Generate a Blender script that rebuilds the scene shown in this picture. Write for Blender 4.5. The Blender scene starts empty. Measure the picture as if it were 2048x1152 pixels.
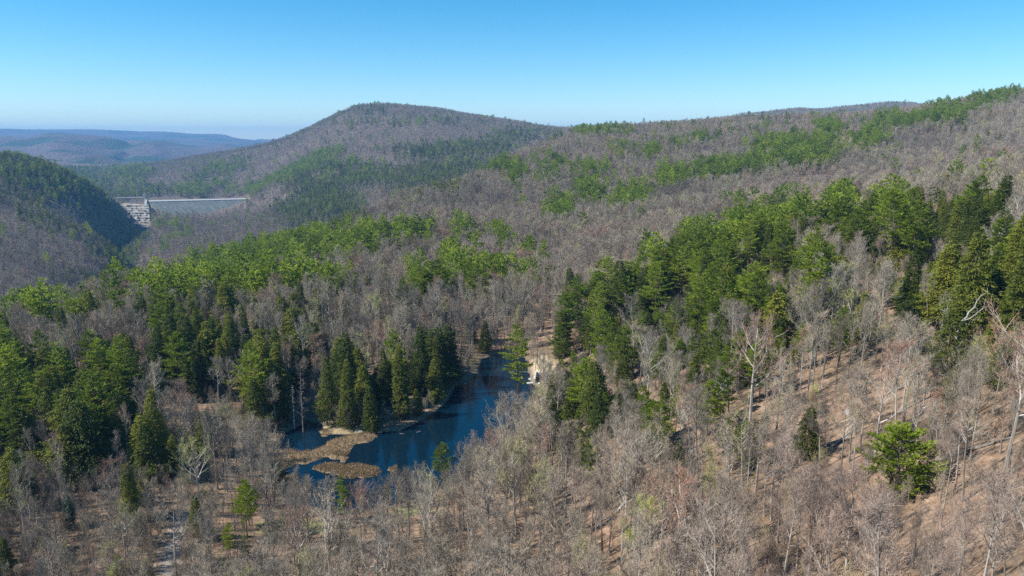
import bpy, math, random
import numpy as np
from mathutils import Vector, Matrix

random.seed(7)
RNG = np.random.default_rng(11)
R = math.radians
SC = bpy.context.scene

# ------------------------------------------------------------------ camera
F, PITCH, CAMZ = 1462.0, R(11.3), 80.0        # focal length in px of a 2048 wide picture
CP, SP = math.cos(PITCH), math.sin(PITCH)
cam_data = bpy.data.cameras.new('camera')
cam_data.sensor_width = 36.0
cam_data.lens = F / 2048 * 36.0
cam_data.clip_start = 1.0
cam_data.clip_end = 60000.0
cam = bpy.data.objects.new('camera', cam_data)
SC.collection.objects.link(cam)
cam.location = (0, 0, CAMZ)
cam.rotation_euler = (math.pi / 2 - PITCH, 0, 0)
SC.camera = cam

# ------------------------------------------------------------------ light
SUN_EL, SUN_AZ = R(44), R(257)                # azimuth clockwise from +Y (the view direction)
sun_dir = Vector((math.sin(SUN_AZ) * math.cos(SUN_EL), math.cos(SUN_AZ) * math.cos(SUN_EL), math.sin(SUN_EL)))
world = bpy.data.worlds.new('World')
SC.world = world
world.use_nodes = True
wn = world.node_tree
for n in list(wn.nodes):
    wn.nodes.remove(n)
sky = wn.nodes.new('ShaderNodeTexSky')
sky.sky_type = 'NISHITA'
sky.sun_disc = False
sky.sun_elevation = SUN_EL
sky.sun_rotation = SUN_AZ
sky.altitude = 300
sky.air_density = 0.85
sky.dust_density = 0.0
sky.ozone_density = 2.5
bg = wn.nodes.new('ShaderNodeBackground')
bg.inputs['Strength'].default_value = 0.108
wo = wn.nodes.new('ShaderNodeOutputWorld')
hs = wn.nodes.new('ShaderNodeHueSaturation')
hs.inputs['Saturation'].default_value = 1.46
hs.inputs['Hue'].default_value = 0.489
wn.links.new(sky.outputs[0], hs.inputs['Color'])
wn.links.new(hs.outputs[0], bg.inputs[0])
wn.links.new(bg.outputs[0], wo.inputs[0])
sl = bpy.data.lights.new('sun', 'SUN')
sl.energy = 5.0
sl.angle = R(0.53)
sl.color = (1.0, 0.95, 0.86)
sun = bpy.data.objects.new('sun', sl)
sun.rotation_euler = (-sun_dir).to_track_quat('-Z', 'Y').to_euler()
SC.collection.objects.link(sun)

SC.view_settings.view_transform = 'Standard'
SC.view_settings.look = 'None'
SC.view_settings.gamma = 1.0
SC.view_settings.exposure = 0.62
SC.view_settings.use_curve_mapping = False
cy = SC.cycles
cy.max_bounces = 4
cy.diffuse_bounces = 2
cy.glossy_bounces = 2
cy.transmission_bounces = 1
cy.transparent_max_bounces = 4
cy.volume_bounces = 0
cy.caustics_reflective = False
cy.caustics_refractive = False
cy.use_adaptive_sampling = False
cy.adaptive_threshold = 0.02
cy.use_denoising = False
cy.denoising_prefilter = 'ACCURATE'
SC.render.film_transparent = False

# ------------------------------------------------------------------ helpers
COL = SC.collection
HAZE = 8.0e-5


def at(px, py, Y):
    """The world point at forward distance Y that a line through pixel (px, py) of the photograph meets."""
    u, v = (px - 1024) / F, (576 - py) / F
    dy, dz = CP + v * SP, -SP + v * CP
    s = Y / dy
    return np.array((u * s, Y, CAMZ + dz * s))


def project(x, y, z):
    d = y * CP - (z - CAMZ) * SP
    v = y * SP + (z - CAMZ) * CP
    d = np.maximum(d, 1e-3)
    return 1024 + F * x / d, 576 - F * v / d, d


def tag(o, label=None, category=None, group=None, kind=None):
    if label: o['label'] = label
    if category: o['category'] = category
    if group: o['group'] = group
    if kind: o['kind'] = kind
    return o


def link(o):
    COL.objects.link(o)
    return o


def mesh_of(name, verts, faces, mats, fmat=None, smooth=False):
    me = bpy.data.meshes.new(name)
    verts = np.asarray(verts, dtype=np.float32).reshape(-1, 3)
    me.from_pydata(verts.tolist(), [], faces if isinstance(faces, list) else faces.tolist())
    for m in mats:
        me.materials.append(m)
    if fmat is not None:
        me.polygons.foreach_set('material_index', np.asarray(fmat, dtype=np.int32))
    if smooth:
        me.polygons.foreach_set('use_smooth', np.ones(len(me.polygons), dtype=bool))
    me.update()
    return me


def hash2(ix, iy, seed):
    n = (ix.astype(np.int64) * 374761393 + iy.astype(np.int64) * 668265263 + seed * 1442695041) & 0xffffffff
    n = ((n ^ (n >> 13)) * 1274126177) & 0xffffffff
    n = n ^ (n >> 16)
    return (n & 0xffffff) / float(0xffffff)


def vnoise(x, y, seed=0):
    ix, iy = np.floor(x), np.floor(y)
    fx, fy = x - ix, y - iy
    fx, fy = fx * fx * (3 - 2 * fx), fy * fy * (3 - 2 * fy)
    a, b = hash2(ix, iy, seed), hash2(ix + 1, iy, seed)
    c, d = hash2(ix, iy + 1, seed), hash2(ix + 1, iy + 1, seed)
    return (a * (1 - fx) + b * fx) * (1 - fy) + (c * (1 - fx) + d * fx) * fy


def fbm(x, y, seed=0, o=4):
    r, a, s = 0.0, 0.5, 0.0
    for k in range(o):
        r = r + a * vnoise(x * 2 ** k, y * 2 ** k, seed + k * 17)
        s += a
        a *= 0.5
    return r / s * 2 - 1


def in_poly(x, y, poly):
    ins = np.zeros(np.shape(x), dtype=bool)
    n = len(poly)
    for i in range(n):
        x0, y0 = poly[i]; x1, y1 = poly[(i + 1) % n]
        c = ((y0 > y) != (y1 > y)) & (x < (x1 - x0) * (y - y0) / (y1 - y0 + 1e-12) + x0)
        ins ^= c
    return ins


def poly_dist(x, y, poly):
    d = np.full(np.shape(x), 1e9)
    n = len(poly)
    for i in range(n):
        a = np.array(poly[i]); b = np.array(poly[(i + 1) % n])
        ab = b - a
        t = np.clip(((x - a[0]) * ab[0] + (y - a[1]) * ab[1]) / (ab @ ab + 1e-12), 0, 1)
        d = np.minimum(d, np.hypot(x - a[0] - t * ab[0], y - a[1] - t * ab[1]))
    return d


def smooth01(x, a, b):
    t = np.clip((x - a) / (b - a), 0, 1)
    return t * t * (3 - 2 * t)


class Surf:
    """A smooth hill surface through surveyed points (thin plate spline over bearing and log distance)."""
    def __init__(self, pts, lam=0.002):
        p = np.array(pts, dtype=float)
        self.c = np.stack([p[:, 0] / p[:, 1] * 1.6, np.log(p[:, 1])], 1)
        n = len(p)
        K = self.k(np.linalg.norm(self.c[:, None] - self.c[None], axis=2)) + lam * np.eye(n)
        Pm = np.hstack([np.ones((n, 1)), self.c])
        A = np.block([[K, Pm], [Pm.T, np.zeros((3, 3))]])
        # heights relative to the flight height, scaled by distance: an angle
        self.w = np.linalg.solve(A, np.concatenate([(p[:, 2] - CAMZ) / p[:, 1], np.zeros(3)]))

    @staticmethod
    def k(r):
        return np.where(r > 1e-9, r * r * np.log(r + 1e-12), 0.0)

    def __call__(self, x, y):
        q0, q1 = x / y * 1.6, np.log(y)
        out = self.w[-3] + self.w[-2] * q0 + self.w[-1] * q1
        for i in range(len(self.c)):
            out = out + self.w[i] * self.k(np.hypot(q0 - self.c[i, 0], q1 - self.c[i, 1]))
        return CAMZ + out * y


# ------------------------------------------------------------------ terrain
def G(px, py, Y, canopy=0.0):
    p = at(px, py, Y)
    return (p[0], p[1], p[2] - canopy)


def Z(px, Y, z):
    """A surveyed point by bearing, distance and height."""
    return ((px - 1024) / F * Y * CP, Y, z)


near_pts = [
    # pond basin and the flats round it
    Z(560, 200, 1), Z(800, 170, 0), Z(800, 215, 0.5), Z(1000, 215, 0), Z(1000, 260, 0.5), Z(900, 290, 4), Z(650, 215, 1),
    Z(700, 240, 3), Z(620, 160, 0.5), Z(850, 150, 1.5), Z(500, 160, 1.5), Z(1060, 235, 1.5), Z(760, 250, 5), Z(1090, 265, 3),
    # lower left
    Z(100, 115, 3), Z(400, 110, 3), Z(700, 110, 3), Z(100, 160, 3), Z(350, 160, 2.5), Z(350, 210, 3), Z(100, 230, 1),
    Z(-400, 120, 4), Z(-400, 220, 0), Z(350, 60, 9), Z(-300, 60, 9), Z(800, 60, 10),
    # left middle, sloping to the river
    Z(300, 280, 0), Z(550, 290, 4), Z(100, 330, -14), Z(350, 380, -11), Z(600, 400, -2), Z(750, 340, 5), Z(-400, 330, -24),
    Z(50, 470, -34), Z(300, 520, -32), Z(550, 520, -18), Z(-400, 480, -50), Z(0, 600, -70), Z(300, 680, -62), Z(-400, 640, -95),
    Z(0, 900, -140), Z(400, 950, -110), Z(-400, 900, -150), Z(180, 760, -100),
    # lower right slope
    Z(950, 115, 6), Z(1150, 115, 8), Z(1350, 110, 15), Z(1600, 105, 21), Z(1850, 95, 27), Z(2048, 85, 34), Z(2350, 85, 44),
    Z(1100, 160, 4), Z(1250, 160, 12), Z(1450, 155, 21), Z(1650, 145, 27), Z(1850, 150, 36), Z(2048, 150, 41), Z(2350, 150, 54),
    Z(1150, 215, 4), Z(1250, 230, 11), Z(1430, 230, 22), Z(1600, 220, 31), Z(1780, 220, 39), Z(2048, 210, 46), Z(2400, 220, 62),
    Z(1100, 60, 14), Z(1500, 60, 22), Z(2000, 60, 34), Z(2500, 60, 50),
    # the spur and what lies behind it
    Z(1180, 290, 6), Z(1300, 310, 14), Z(1430, 310, 22), Z(1780, 300, 38), Z(2048, 290, 48),
    Z(1000, 330, 3), Z(1100, 380, 4), Z(1300, 400, 13), Z(1600, 400, 30), Z(1900, 400, 46), Z(2300, 400, 66),
    Z(900, 420, 3), G(1100, 540, 470), G(1300, 480, 520), G(1600, 400, 640, 4), G(1900, 345, 700, 4), G(2300, 300, 700),
    # the long slope to the right and its crest
    G(850, 560, 440), G(800, 500, 520), G(620, 470, 690, 13), G(700, 435, 740, 13), G(800, 395, 850, 13), G(950, 352, 1000, 13), G(1050, 300, 1150, 13),
    G(1150, 262, 1500, 12), G(1300, 250, 1500, 12), G(1480, 236, 1450, 12), G(1620, 234, 1350, 12), G(1750, 228, 1250, 12),
    G(1850, 214, 1200, 12), G(1950, 197, 1150, 12), G(2048, 185, 1100, 12), G(2350, 150, 1100, 12),
    G(950, 420, 720, 8), G(1150, 330, 1000, 8), G(1150, 420, 720, 8), G(1400, 340, 850, 8), G(1700, 300, 850, 8), G(2000, 270, 850, 8),
    G(1350, 280, 1150, 8), G(1650, 258, 1080, 8), G(470, 500, 640, 13), G(380, 520, 620, 10), G(250, 575, 540, 10),
    # behind the crest
    Z(620, 860, -80), Z(800, 1050, -45), Z(950, 1300, 0), Z(1150, 2100, 60), Z(1480, 2100, 80), Z(1850, 1800, 110), Z(2350, 1700, 160),
    Z(500, 850, -100), Z(1000, 1600, 20),
    Z(500, 1300, -140), Z(800, 1500, -100), Z(0, 1300, -190), Z(1150, 3500, 10), Z(2048, 3500, 60), Z(500, 3500, -250), Z(-400, 3500, -300), Z(2500, 3500, 80), Z(1000, 9000, -500), Z(2300, 9000, -500), Z(-300, 9000, -900),
]
mount_pts = [
    # skyline of the mountain
    G(300, 330, 3300, 8), G(430, 305, 3250, 8), G(540, 292, 3150, 8), G(600, 268, 3050, 8), G(660, 234, 3000, 8), G(700, 215, 2950, 8), G(740, 211, 2900, 8), G(800, 212, 2900, 8), G(860, 215, 2900, 8),
    G(930, 229, 2900, 8), G(1000, 243, 2850, 8), G(1080, 254, 2800, 8), G(1150, 262, 2750, 8), G(1300, 275, 2700), G(1600, 290, 2700), G(2200, 300, 2700),
    # face
    G(500, 330, 2700), G(620, 300, 2550), G(740, 260, 2550), G(860, 250, 2550), G(1000, 270, 2450), G(400, 350, 2600),
    G(560, 350, 2250), G(700, 310, 2200), G(860, 290, 2200), G(1000, 300, 2100), G(300, 385, 2400),
    G(515, 390, 2160), Z(400, 2200, -105), Z(480, 2260, -95), G(600, 370, 1950), G(700, 360, 1850), G(850, 350, 1800), G(960, 340, 1750), G(1100, 340, 1700),
    G(380, 432, 1850), G(480, 412, 2010), G(480, 440, 1780), G(305, 440, 1700), G(312, 426, 1770), G(600, 430, 1550), G(750, 400, 1500), G(850, 385, 1500),
    G(345, 450, 1700), G(400, 490, 1350), G(550, 470, 1300), G(305, 480, 1570), G(280, 510, 1350), G(350, 530, 1150), G(470, 500, 1150),
    # the valley behind the dam
    Z(300, 2000, -95), Z(180, 2400, -110), Z(0, 2400, -110), Z(330, 2250, -112), Z(250, 2150, -105),
    Z(180, 1500, -170), Z(220, 1800, -175), Z(-100, 1800, -150), Z(-400, 2200, -150), Z(240, 1250, -165), Z(100, 1250, -190), Z(-300, 1250, -190),
    # behind
    Z(700, 4300, 60), Z(1100, 4300, 0), Z(400, 4300, -100), Z(0, 4000, -120), Z(-400, 4000, -120), Z(700, 9000, -500), Z(-300, 9000, -500), Z(2000, 9000, -500), Z(2200, 4300, -50), Z(1500, 4300, 0),
    Z(700, 1000, -160), Z(1100, 1000, -120), Z(300, 900, -180), Z(-300, 900, -220), Z(2000, 1200, -100),
]
left_pts = [
    G(-250, 270, 1700, 10), G(0, 306, 1650, 10), G(100, 328, 1630, 10), G(180, 368, 1610, 10), G(235, 412, 1600, 8), G(268, 446, 1595, 6), G(292, 474, 1595, 2),
    G(0, 360, 1450), G(80, 395, 1420), G(150, 425, 1430), G(200, 470, 1450), G(0, 395, 1370), G(230, 480, 1500),
    Z(300, 1640, -170), Z(330, 1700, -210), Z(330, 1500, -210), Z(400, 1500, -300), Z(-250, 1400, 40), Z(250, 1480, -160),
    Z(0, 1900, -60), Z(180, 1900, -200), Z(-250, 2000, 30), Z(300, 2000, -260), Z(0, 2600, -300), Z(-300, 2600, -300), Z(500, 2400, -500),
    Z(0, 1250, -90), Z(200, 1250, -200), Z(-300, 1250, -40), Z(0, 900, -220), Z(-300, 900, -200), Z(400, 1000, -300), Z(1000, 1500, -600), Z(2000, 1500, -900),
    Z(0, 9000, -2500), Z(2000, 5000, -2500),
]
spur_pts = [
    G(-250, 360, 1280, 8), G(0, 394, 1250, 8), G(80, 424, 1210, 8), G(160, 452, 1180, 8), G(215, 492, 1160, 8), G(243, 520, 1150, 4), G(262, 545, 1140),
    G(-250, 450, 1060), G(0, 460, 1040), G(100, 500, 1000), G(180, 530, 980), G(0, 520, 890), G(100, 560, 850), G(0, 580, 780), G(-250, 560, 790),
    Z(230, 1000, -128), Z(0, 700, -108), Z(300, 1150, -170), Z(350, 1400, -260), Z(-250, 700, -105), Z(250, 850, -160), Z(500, 1000, -320),
    Z(0, 1450, -150), Z(-250, 1500, -60), Z(160, 1400, -230), Z(0, 1600, -300), Z(-250, 1600, -250), Z(0, 600, -160), Z(-300, 500, -160), Z(400, 600, -250), Z(1000, 1000, -500), Z(2000, 1500, -900), Z(0, 5000, -2500), Z(2000, 5000, -2500),
]
S_near, S_mount, S_left, S_spur = Surf(near_pts), Surf(mount_pts), Surf(left_pts), Surf(spur_pts)


def ridge(crest, y0, front, back):
    """Far ridge: crest (px, py) at distance y0, falling away to front and back."""
    c = [at(px, py, y0) for px, py in crest]
    tx = np.array([p[0] / p[1] for p in c]); tz = np.array([p[2] for p in c])

    def f(x, y):
        yw = y + y0 * 0.05 * fbm(x / (y0 * .12), y / (y0 * .12), 5, 3)
        z = np.interp((x + y0 * 0.03 * fbm(x / (y0 * .05) + 9, y / (y0 * .1), 8, 3)) / y, tx, tz)
        s = y0 - yw
        return np.where(s > 0, z - front * s * (0.6 + 0.4 * np.clip(s / 1500, 0, 1)), z + back * s)
    return f


E1 = ridge([(-400, 262), (0, 257), (88, 256), (180, 259), (260, 261), (350, 264), (450, 268), (480, 273), (520, 278), (550, 274), (600, 290), (900, 310), (2400, 330)], 13000, 0.05, 0.1)
E2 = ridge([(-400, 272), (0, 270), (50, 274), (95, 268), (118, 268), (180, 273), (245, 280), (262, 288), (290, 285), (320, 285), (350, 292), (400, 297), (450, 291), (500, 292), (560, 300), (900, 330), (2400, 350)], 7200, 0.055, 0.1)
E3 = ridge([(-400, 318), (0, 312), (100, 318), (200, 330), (320, 322), (430, 330), (600, 350), (2400, 380)], 4300, 0.05, 0.12)
E4 = ridge([(-200, 330), (900, 330), (1200, 300), (1400, 262), (1480, 236), (1540, 226), (1600, 222), (1650, 224), (1700, 217), (1780, 209), (1830, 209), (1900, 216), (2000, 230), (2400, 250)], 3600, 0.12, 0.12)


def smax(a, b, k):
    h = np.clip(0.5 + 0.5 * (a - b) / k, 0, 1)
    return b * (1 - h) + a * h + k * h * (1 - h)


# water outline, surveyed on the level of the pond
def flat(px, py, z=0.0):
    u, v = (px - 1024) / F, (576 - py) / F
    dy, dz = CP + v * SP, -SP + v * CP
    s = (z - CAMZ) / dz
    return (u * s, dy * s)


POND_PX = [(962, 718), (985, 711), (1030, 709), (1052, 716), (1058, 745), (1062, 768), (1082, 775), (1070, 800), (1040, 850), (1008, 892), (968, 928), (925, 965),
           (868, 985), (830, 1000), (780, 1012), (730, 1022), (670, 1022), (620, 1016), (575, 1002), (556, 978), (546, 940), (546, 902), (566, 870), (590, 855), (612, 842), (642, 846), (655, 868),
           (690, 868), (742, 866), (800, 862), (850, 838), (895, 802), (910, 772), (932, 765), (955, 748), (958, 733)]
POND = [flat(*p) for p in POND_PX]
DIKE = flat(1088, 735, 1.5)


def height(x, y):
    x = np.asarray(x, dtype=float); y = np.asarray(y, dtype=float)
    r = np.hypot(x, y)
    a = S_near(x, y)
    a = a + np.clip((r - 60) / 250, 0, 1) * fbm(x / 70, y / 70, 3, 4) * np.clip(r / 90, 1, 6)
    z = a
    b = S_mount(x, y) + fbm(x / 260, y / 260, 31, 5) * 16 * smooth01(r, 1100, 1900)
    z = smax(z, b, 6.0)
    z = smax(z, S_left(x, y) + fbm(x / 150, y / 150, 41, 4) * 8, 5.0)
    z = smax(z, S_spur(x, y) + fbm(x / 120, y / 120, 51, 4) * 5, 5.0)
    far = y > 2100
    if np.any(far):
        e = np.full(x.shape, -900.0)
        xf, yf = x[far], y[far]
        m = E1(xf, yf) + fbm(xf / 900, yf / 900, 61, 4) * 40
        for f, am, sc, sd in ((E2, 60, 800, 62), (E3, 30, 500, 63), (E4, 14, 350, 64)):
            m = np.maximum(m, f(xf, yf) + fbm(xf / sc, yf / sc, sd, 5) * am)
        e[far] = m
        z = smax(z, e, 6.0)
    z = np.maximum(z, -330.0)
    near = (r < 420) & (np.abs(x) < 200)
    if np.any(near):
        xn, yn, zn = x[near], y[near], z[near]
        d = poly_dist(xn, yn, POND)
        ins = in_poly(xn, yn, POND)
        # the basin: steep just inside the shore, a low lip outside
        lip = 0.25 + np.clip(d * 0.10, 0, 1.2)
        w = smooth01(d, 0, 26)
        out = np.maximum(zn * w + (0.3 + 0.045 * d) * (1 - w), 0.12 + np.minimum(d * .09, .8))
        # the little dike at the outlet
        dd = np.hypot((xn - DIKE[0]) / 7.5, (yn - DIKE[1]) / 7.0)
        out = out + 1.8 * np.exp(-dd ** 2) * smooth01(d, 0, 3)
        z[near] = np.where(ins, -0.15 - np.clip(d * 0.22, 0, 3.2), out)
    return z


def ray_ground(px, py, y0=60, y1=6000):
    ys = np.exp(np.linspace(math.log(y0), math.log(y1), 900))
    u, v = (px - 1024) / F, (576 - py) / F
    dy, dz = CP + v * SP, -SP + v * CP
    s = ys / dy
    zz = height(u * s, ys)
    hit = np.nonzero(zz > CAMZ + dz * s)[0]
    i = hit[0] if len(hit) else len(ys) - 1
    return float(u * s[i]), float(ys[i]), float(zz[i])


# ------------------------------------------------------------------ materials
def mat(name):
    m = bpy.data.materials.new(name)
    m.use_nodes = True
    nt = m.node_tree
    b = nt.nodes['Principled BSDF']
    b.inputs['Roughness'].default_value = 0.85
    b.inputs['Specular IOR Level'].default_value = 0.2
    return m, nt, b


def N(nt, t, **kw):
    n = nt.nodes.new(t)
    for k, v in kw.items():
        if k.startswith('i_'):
            n.inputs[k[2:].replace('_', ' ')].default_value = v
        else:
            setattr(n, k, v)
    return n


def ramp(nt, stops, fac=None, interp='LINEAR'):
    r = nt.nodes.new('ShaderNodeValToRGB')
    r.color_ramp.interpolation = interp
    el = r.color_ramp.elements
    while len(el) > 1:
        el.remove(el[-1])
    el[0].position = stops[0][0]; el[0].color = (*stops[0][1], 1)
    for p, c in stops[1:]:
        e = el.new(p); e.color = (*c, 1)
    if fac is not None:
        nt.links.new(fac, r.inputs[0])
    return r


def mix(nt, a, b, f, blend='MIX'):
    m = nt.nodes.new('ShaderNodeMix')
    m.data_type = 'RGBA'
    m.blend_type = blend
    for s, v in ((m.inputs[6], a), (m.inputs[7], b), (m.inputs[0], f)):
        if hasattr(v, 'is_output'):
            nt.links.new(v, s)
        else:
            s.default_value = v if isinstance(v, float) else (*v, 1)
    return m.outputs[2]


def foliage(name, dark, mid, light, trans=0.25, local=0.5):
    """Needles: one hue per tree from its random number, clumps from noise, a little light let through."""
    m, nt, b = mat(name)
    oi = N(nt, 'ShaderNodeObjectInfo')
    tc = N(nt, 'ShaderNodeTexCoord')
    no = N(nt, 'ShaderNodeTexNoise', i_Scale=local, i_Detail=3.0)
    nt.links.new(tc.outputs['Object'], no.inputs['Vector'])
    ad = N(nt, 'ShaderNodeMath', operation='MULTIPLY_ADD')
    nt.links.new(no.outputs[0], ad.inputs[0]); ad.inputs[1].default_value = 1.1; ad.inputs[2].default_value = -0.55
    a2 = N(nt, 'ShaderNodeMath', operation='ADD')
    nt.links.new(oi.outputs['Random'], a2.inputs[0]); nt.links.new(ad.outputs[0], a2.inputs[1])
    rp = ramp(nt, [(0.0, dark), (0.5, mid), (1.0, light)], a2.outputs[0])
    nt.links.new(rp.outputs[0], b.inputs['Base Color'])
    b.inputs['Roughness'].default_value = 0.6
    if trans:
        tr = N(nt, 'ShaderNodeBsdfTranslucent')
        nt.links.new(rp.outputs[0], tr.inputs[0])
        ms = N(nt, 'ShaderNodeMixShader'); ms.inputs[0].default_value = trans
        nt.links.new(b.outputs[0], ms.inputs[1]); nt.links.new(tr.outputs[0], ms.inputs[2])
        nt.links.new(ms.outputs[0], nt.nodes['Material Output'].inputs[0])
    return m


M_pine = foliage('white_pine_needles', (0.12, 0.17, 0.018), (0.225, 0.295, 0.026), (0.32, 0.38, 0.035), 0.46)
M_hem = foliage('hemlock_needles', (0.06, 0.085, 0.016), (0.135, 0.16, 0.022), (0.23, 0.235, 0.03), 0.32)
M_hem_blue = foliage('spruce_needles', (0.06, 0.10, 0.065), (0.08, 0.125, 0.08), (0.11, 0.16, 0.10), 0.2)


def bark(name, dark, light, scale=2.0):
    m, nt, b = mat(name)
    tc = N(nt, 'ShaderNodeTexCoord'); oi = N(nt, 'ShaderNodeObjectInfo')
    no = N(nt, 'ShaderNodeTexNoise', i_Scale=scale, i_Detail=4.0, i_Roughness=0.65)
    mp = N(nt, 'ShaderNodeMapping'); mp.inputs['Scale'].default_value = (1, 1, 0.25)
    nt.links.new(tc.outputs['Object'], mp.inputs[0]); nt.links.new(mp.outputs[0], no.inputs['Vector'])
    rp = ramp(nt, [(0.3, dark), (0.7, light)], no.outputs[0])
    v = ramp(nt, [(0.0, (0.42, 0.40, 0.38)), (0.45, (0.8, 0.78, 0.76)), (1.0, (1.2, 1.2, 1.2))], oi.outputs['Random'])
    nt.links.new(mix(nt, rp.outputs[0], v.outputs[0], 1.0, 'MULTIPLY'), b.inputs['Base Color'])
    return m


M_bark = bark('grey_bark', (0.20, 0.175, 0.15), (0.52, 0.48, 0.43))
M_limb = bark('limb_bark', (0.22, 0.20, 0.17), (0.52, 0.48, 0.43))
M_farbark = bark('far_grey_bark', (0.18, 0.155, 0.135), (0.34, 0.30, 0.265))  # darker bark for the far trees, calms their pale speckle
M_pbark = bark('pine_bark', (0.08, 0.06, 0.05), (0.2, 0.16, 0.13))
M_white = bark('bleached_bark', (0.40, 0.38, 0.35), (0.7, 0.68, 0.63))
M_dead = bark('dead_grey_wood', (0.28, 0.27, 0.25), (0.55, 0.53, 0.5))


def twigs(name):
    m, nt, b = mat(name)
    oi = N(nt, 'ShaderNodeObjectInfo')
    no = N(nt, 'ShaderNodeTexNoise', i_Scale=0.011, i_Detail=3.0)
    nt.links.new(oi.outputs['Location'], no.inputs['Vector'])
    patch = ramp(nt, [(0.3, (0.23, 0.195, 0.165)), (0.45, (0.34, 0.295, 0.235)), (0.55, (0.38, 0.325, 0.25)), (0.7, (0.36, 0.265, 0.225))], no.outputs[0])
    own = ramp(nt, [(0.0, (0.45, 0.43, 0.42)), (0.25, (0.78, 0.76, 0.74)), (0.6, (1.0, 1.0, 1.0)), (0.86, (1.2, 1.13, 1.02)), (0.88, (1.15, 0.84, 0.76)), (0.915, (0.95, 0.66, 0.62)), (0.925, (1.1, 1.1, 0.95)),
                    (0.975, (1.15, 1.25, 0.72)), (1.0, (1.2, 1.45, 0.55))], oi.outputs['Random'])
    nt.links.new(mix(nt, patch.outputs[0], own.outputs[0], 1.0, 'MULTIPLY'), b.inputs['Base Color'])
    return m


M_twig = twigs('fine_twigs')
M_bud, _nt, _b = mat('yellow_green_buds'); _b.inputs['Base Color'].default_value = (0.30, 0.30, 0.09, 1)


# ground -------------------------------------------------------------
def ground_material():
    m, nt, b = mat('leaf_litter')
    ge = N(nt, 'ShaderNodeNewGeometry')
    pos = ge.outputs['Position']

    def noise(scale, detail=5.0, rough=0.6):
        n = N(nt, 'ShaderNodeTexNoise', i_Scale=scale, i_Detail=detail, i_Roughness=rough)
        nt.links.new(pos, n.inputs['Vector'])
        return n.outputs[0]
    base = ramp(nt, [(0.30, (0.10, 0.07, 0.05)), (0.46, (0.22, 0.155, 0.108)), (0.58, (0.32, 0.225, 0.16)), (0.72, (0.46, 0.345, 0.255))], noise(0.6, 8.0, 0.7))
    broad = ramp(nt, [(0.35, (0.62, 0.62, 0.55)), (0.55, (1.0, 0.97, 0.95)), (0.8, (1.15, 1.0, 0.88))], noise(0.045, 4.0))
    c = mix(nt, base.outputs[0], broad.outputs[0], 1.0, 'MULTIPLY')
    vo = N(nt, 'ShaderNodeTexVoronoi', i_Scale=2.6)
    nt.links.new(pos, vo.inputs['Vector'])
    vr = ramp(nt, [(0.0, (0.62, 0.62, 0.62)), (0.5, (1.0, 1.0, 1.0)), (1.0, (1.35, 1.3, 1.2))], vo.outputs['Color'])
    c = mix(nt, c, vr.outputs[0], 0.7, 'MULTIPLY')
    for att, cols in (('sand', [(0.3, (0.42, 0.32, 0.20)), (0.7, (0.62, 0.5, 0.33))]), ('gravel', [(0.3, (0.20, 0.18, 0.155)), (0.7, (0.38, 0.355, 0.325))]),
                      ('moss', [(0.3, (0.16, 0.19, 0.05)), (0.7, (0.30, 0.32, 0.10))]), ('mud', [(0.3, (0.05, 0.045, 0.035)), (0.7, (0.12, 0.10, 0.07))]),
                      ('straw', [(0.3, (0.26, 0.20, 0.12)), (0.7, (0.42, 0.34, 0.2))]), ('floor', [(0.3, (0.11, 0.085, 0.07)), (0.7, (0.18, 0.14, 0.115))])):
        a = N(nt, 'ShaderNodeAttribute'); a.attribute_name = att
        nn = noise(1.1 if att != 'floor' else 0.05, 5.0)
        e = N(nt, 'ShaderNodeMath', operation='MULTIPLY_ADD')          # ragged edge
        nt.links.new(nn, e.inputs[0]); e.inputs[1].default_value = 0.9; e.inputs[2].default_value = -0.45
        s = N(nt, 'ShaderNodeMath', operation='ADD'); s.use_clamp = True
        nt.links.new(a.outputs['Fac'], s.inputs[0]); nt.links.new(e.outputs[0], s.inputs[1])
        mk = N(nt, 'ShaderNodeMath', operation='MULTIPLY'); mk.use_clamp = True
        nt.links.new(s.outputs[0], mk.inputs[0])
        g = ramp(nt, [(0.0, (0, 0, 0)), (0.12, (1, 1, 1))], a.outputs['Fac'])
        nt.links.new(g.outputs[0], mk.inputs[1])
        c = mix(nt, c, ramp(nt, cols, nn).outputs[0], mk.outputs[0])
    nt.links.new(c, b.inputs['Base Color'])
    bu = N(nt, 'ShaderNodeBump', i_Strength=0.6, i_Distance=0.25)
    nt.links.new(noise(1.6, 7.0, 0.7), bu.inputs['Height'])
    nt.links.new(bu.outputs[0], b.inputs['Normal'])
    b.inputs['Roughness'].default_value = 0.95
    return m


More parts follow.
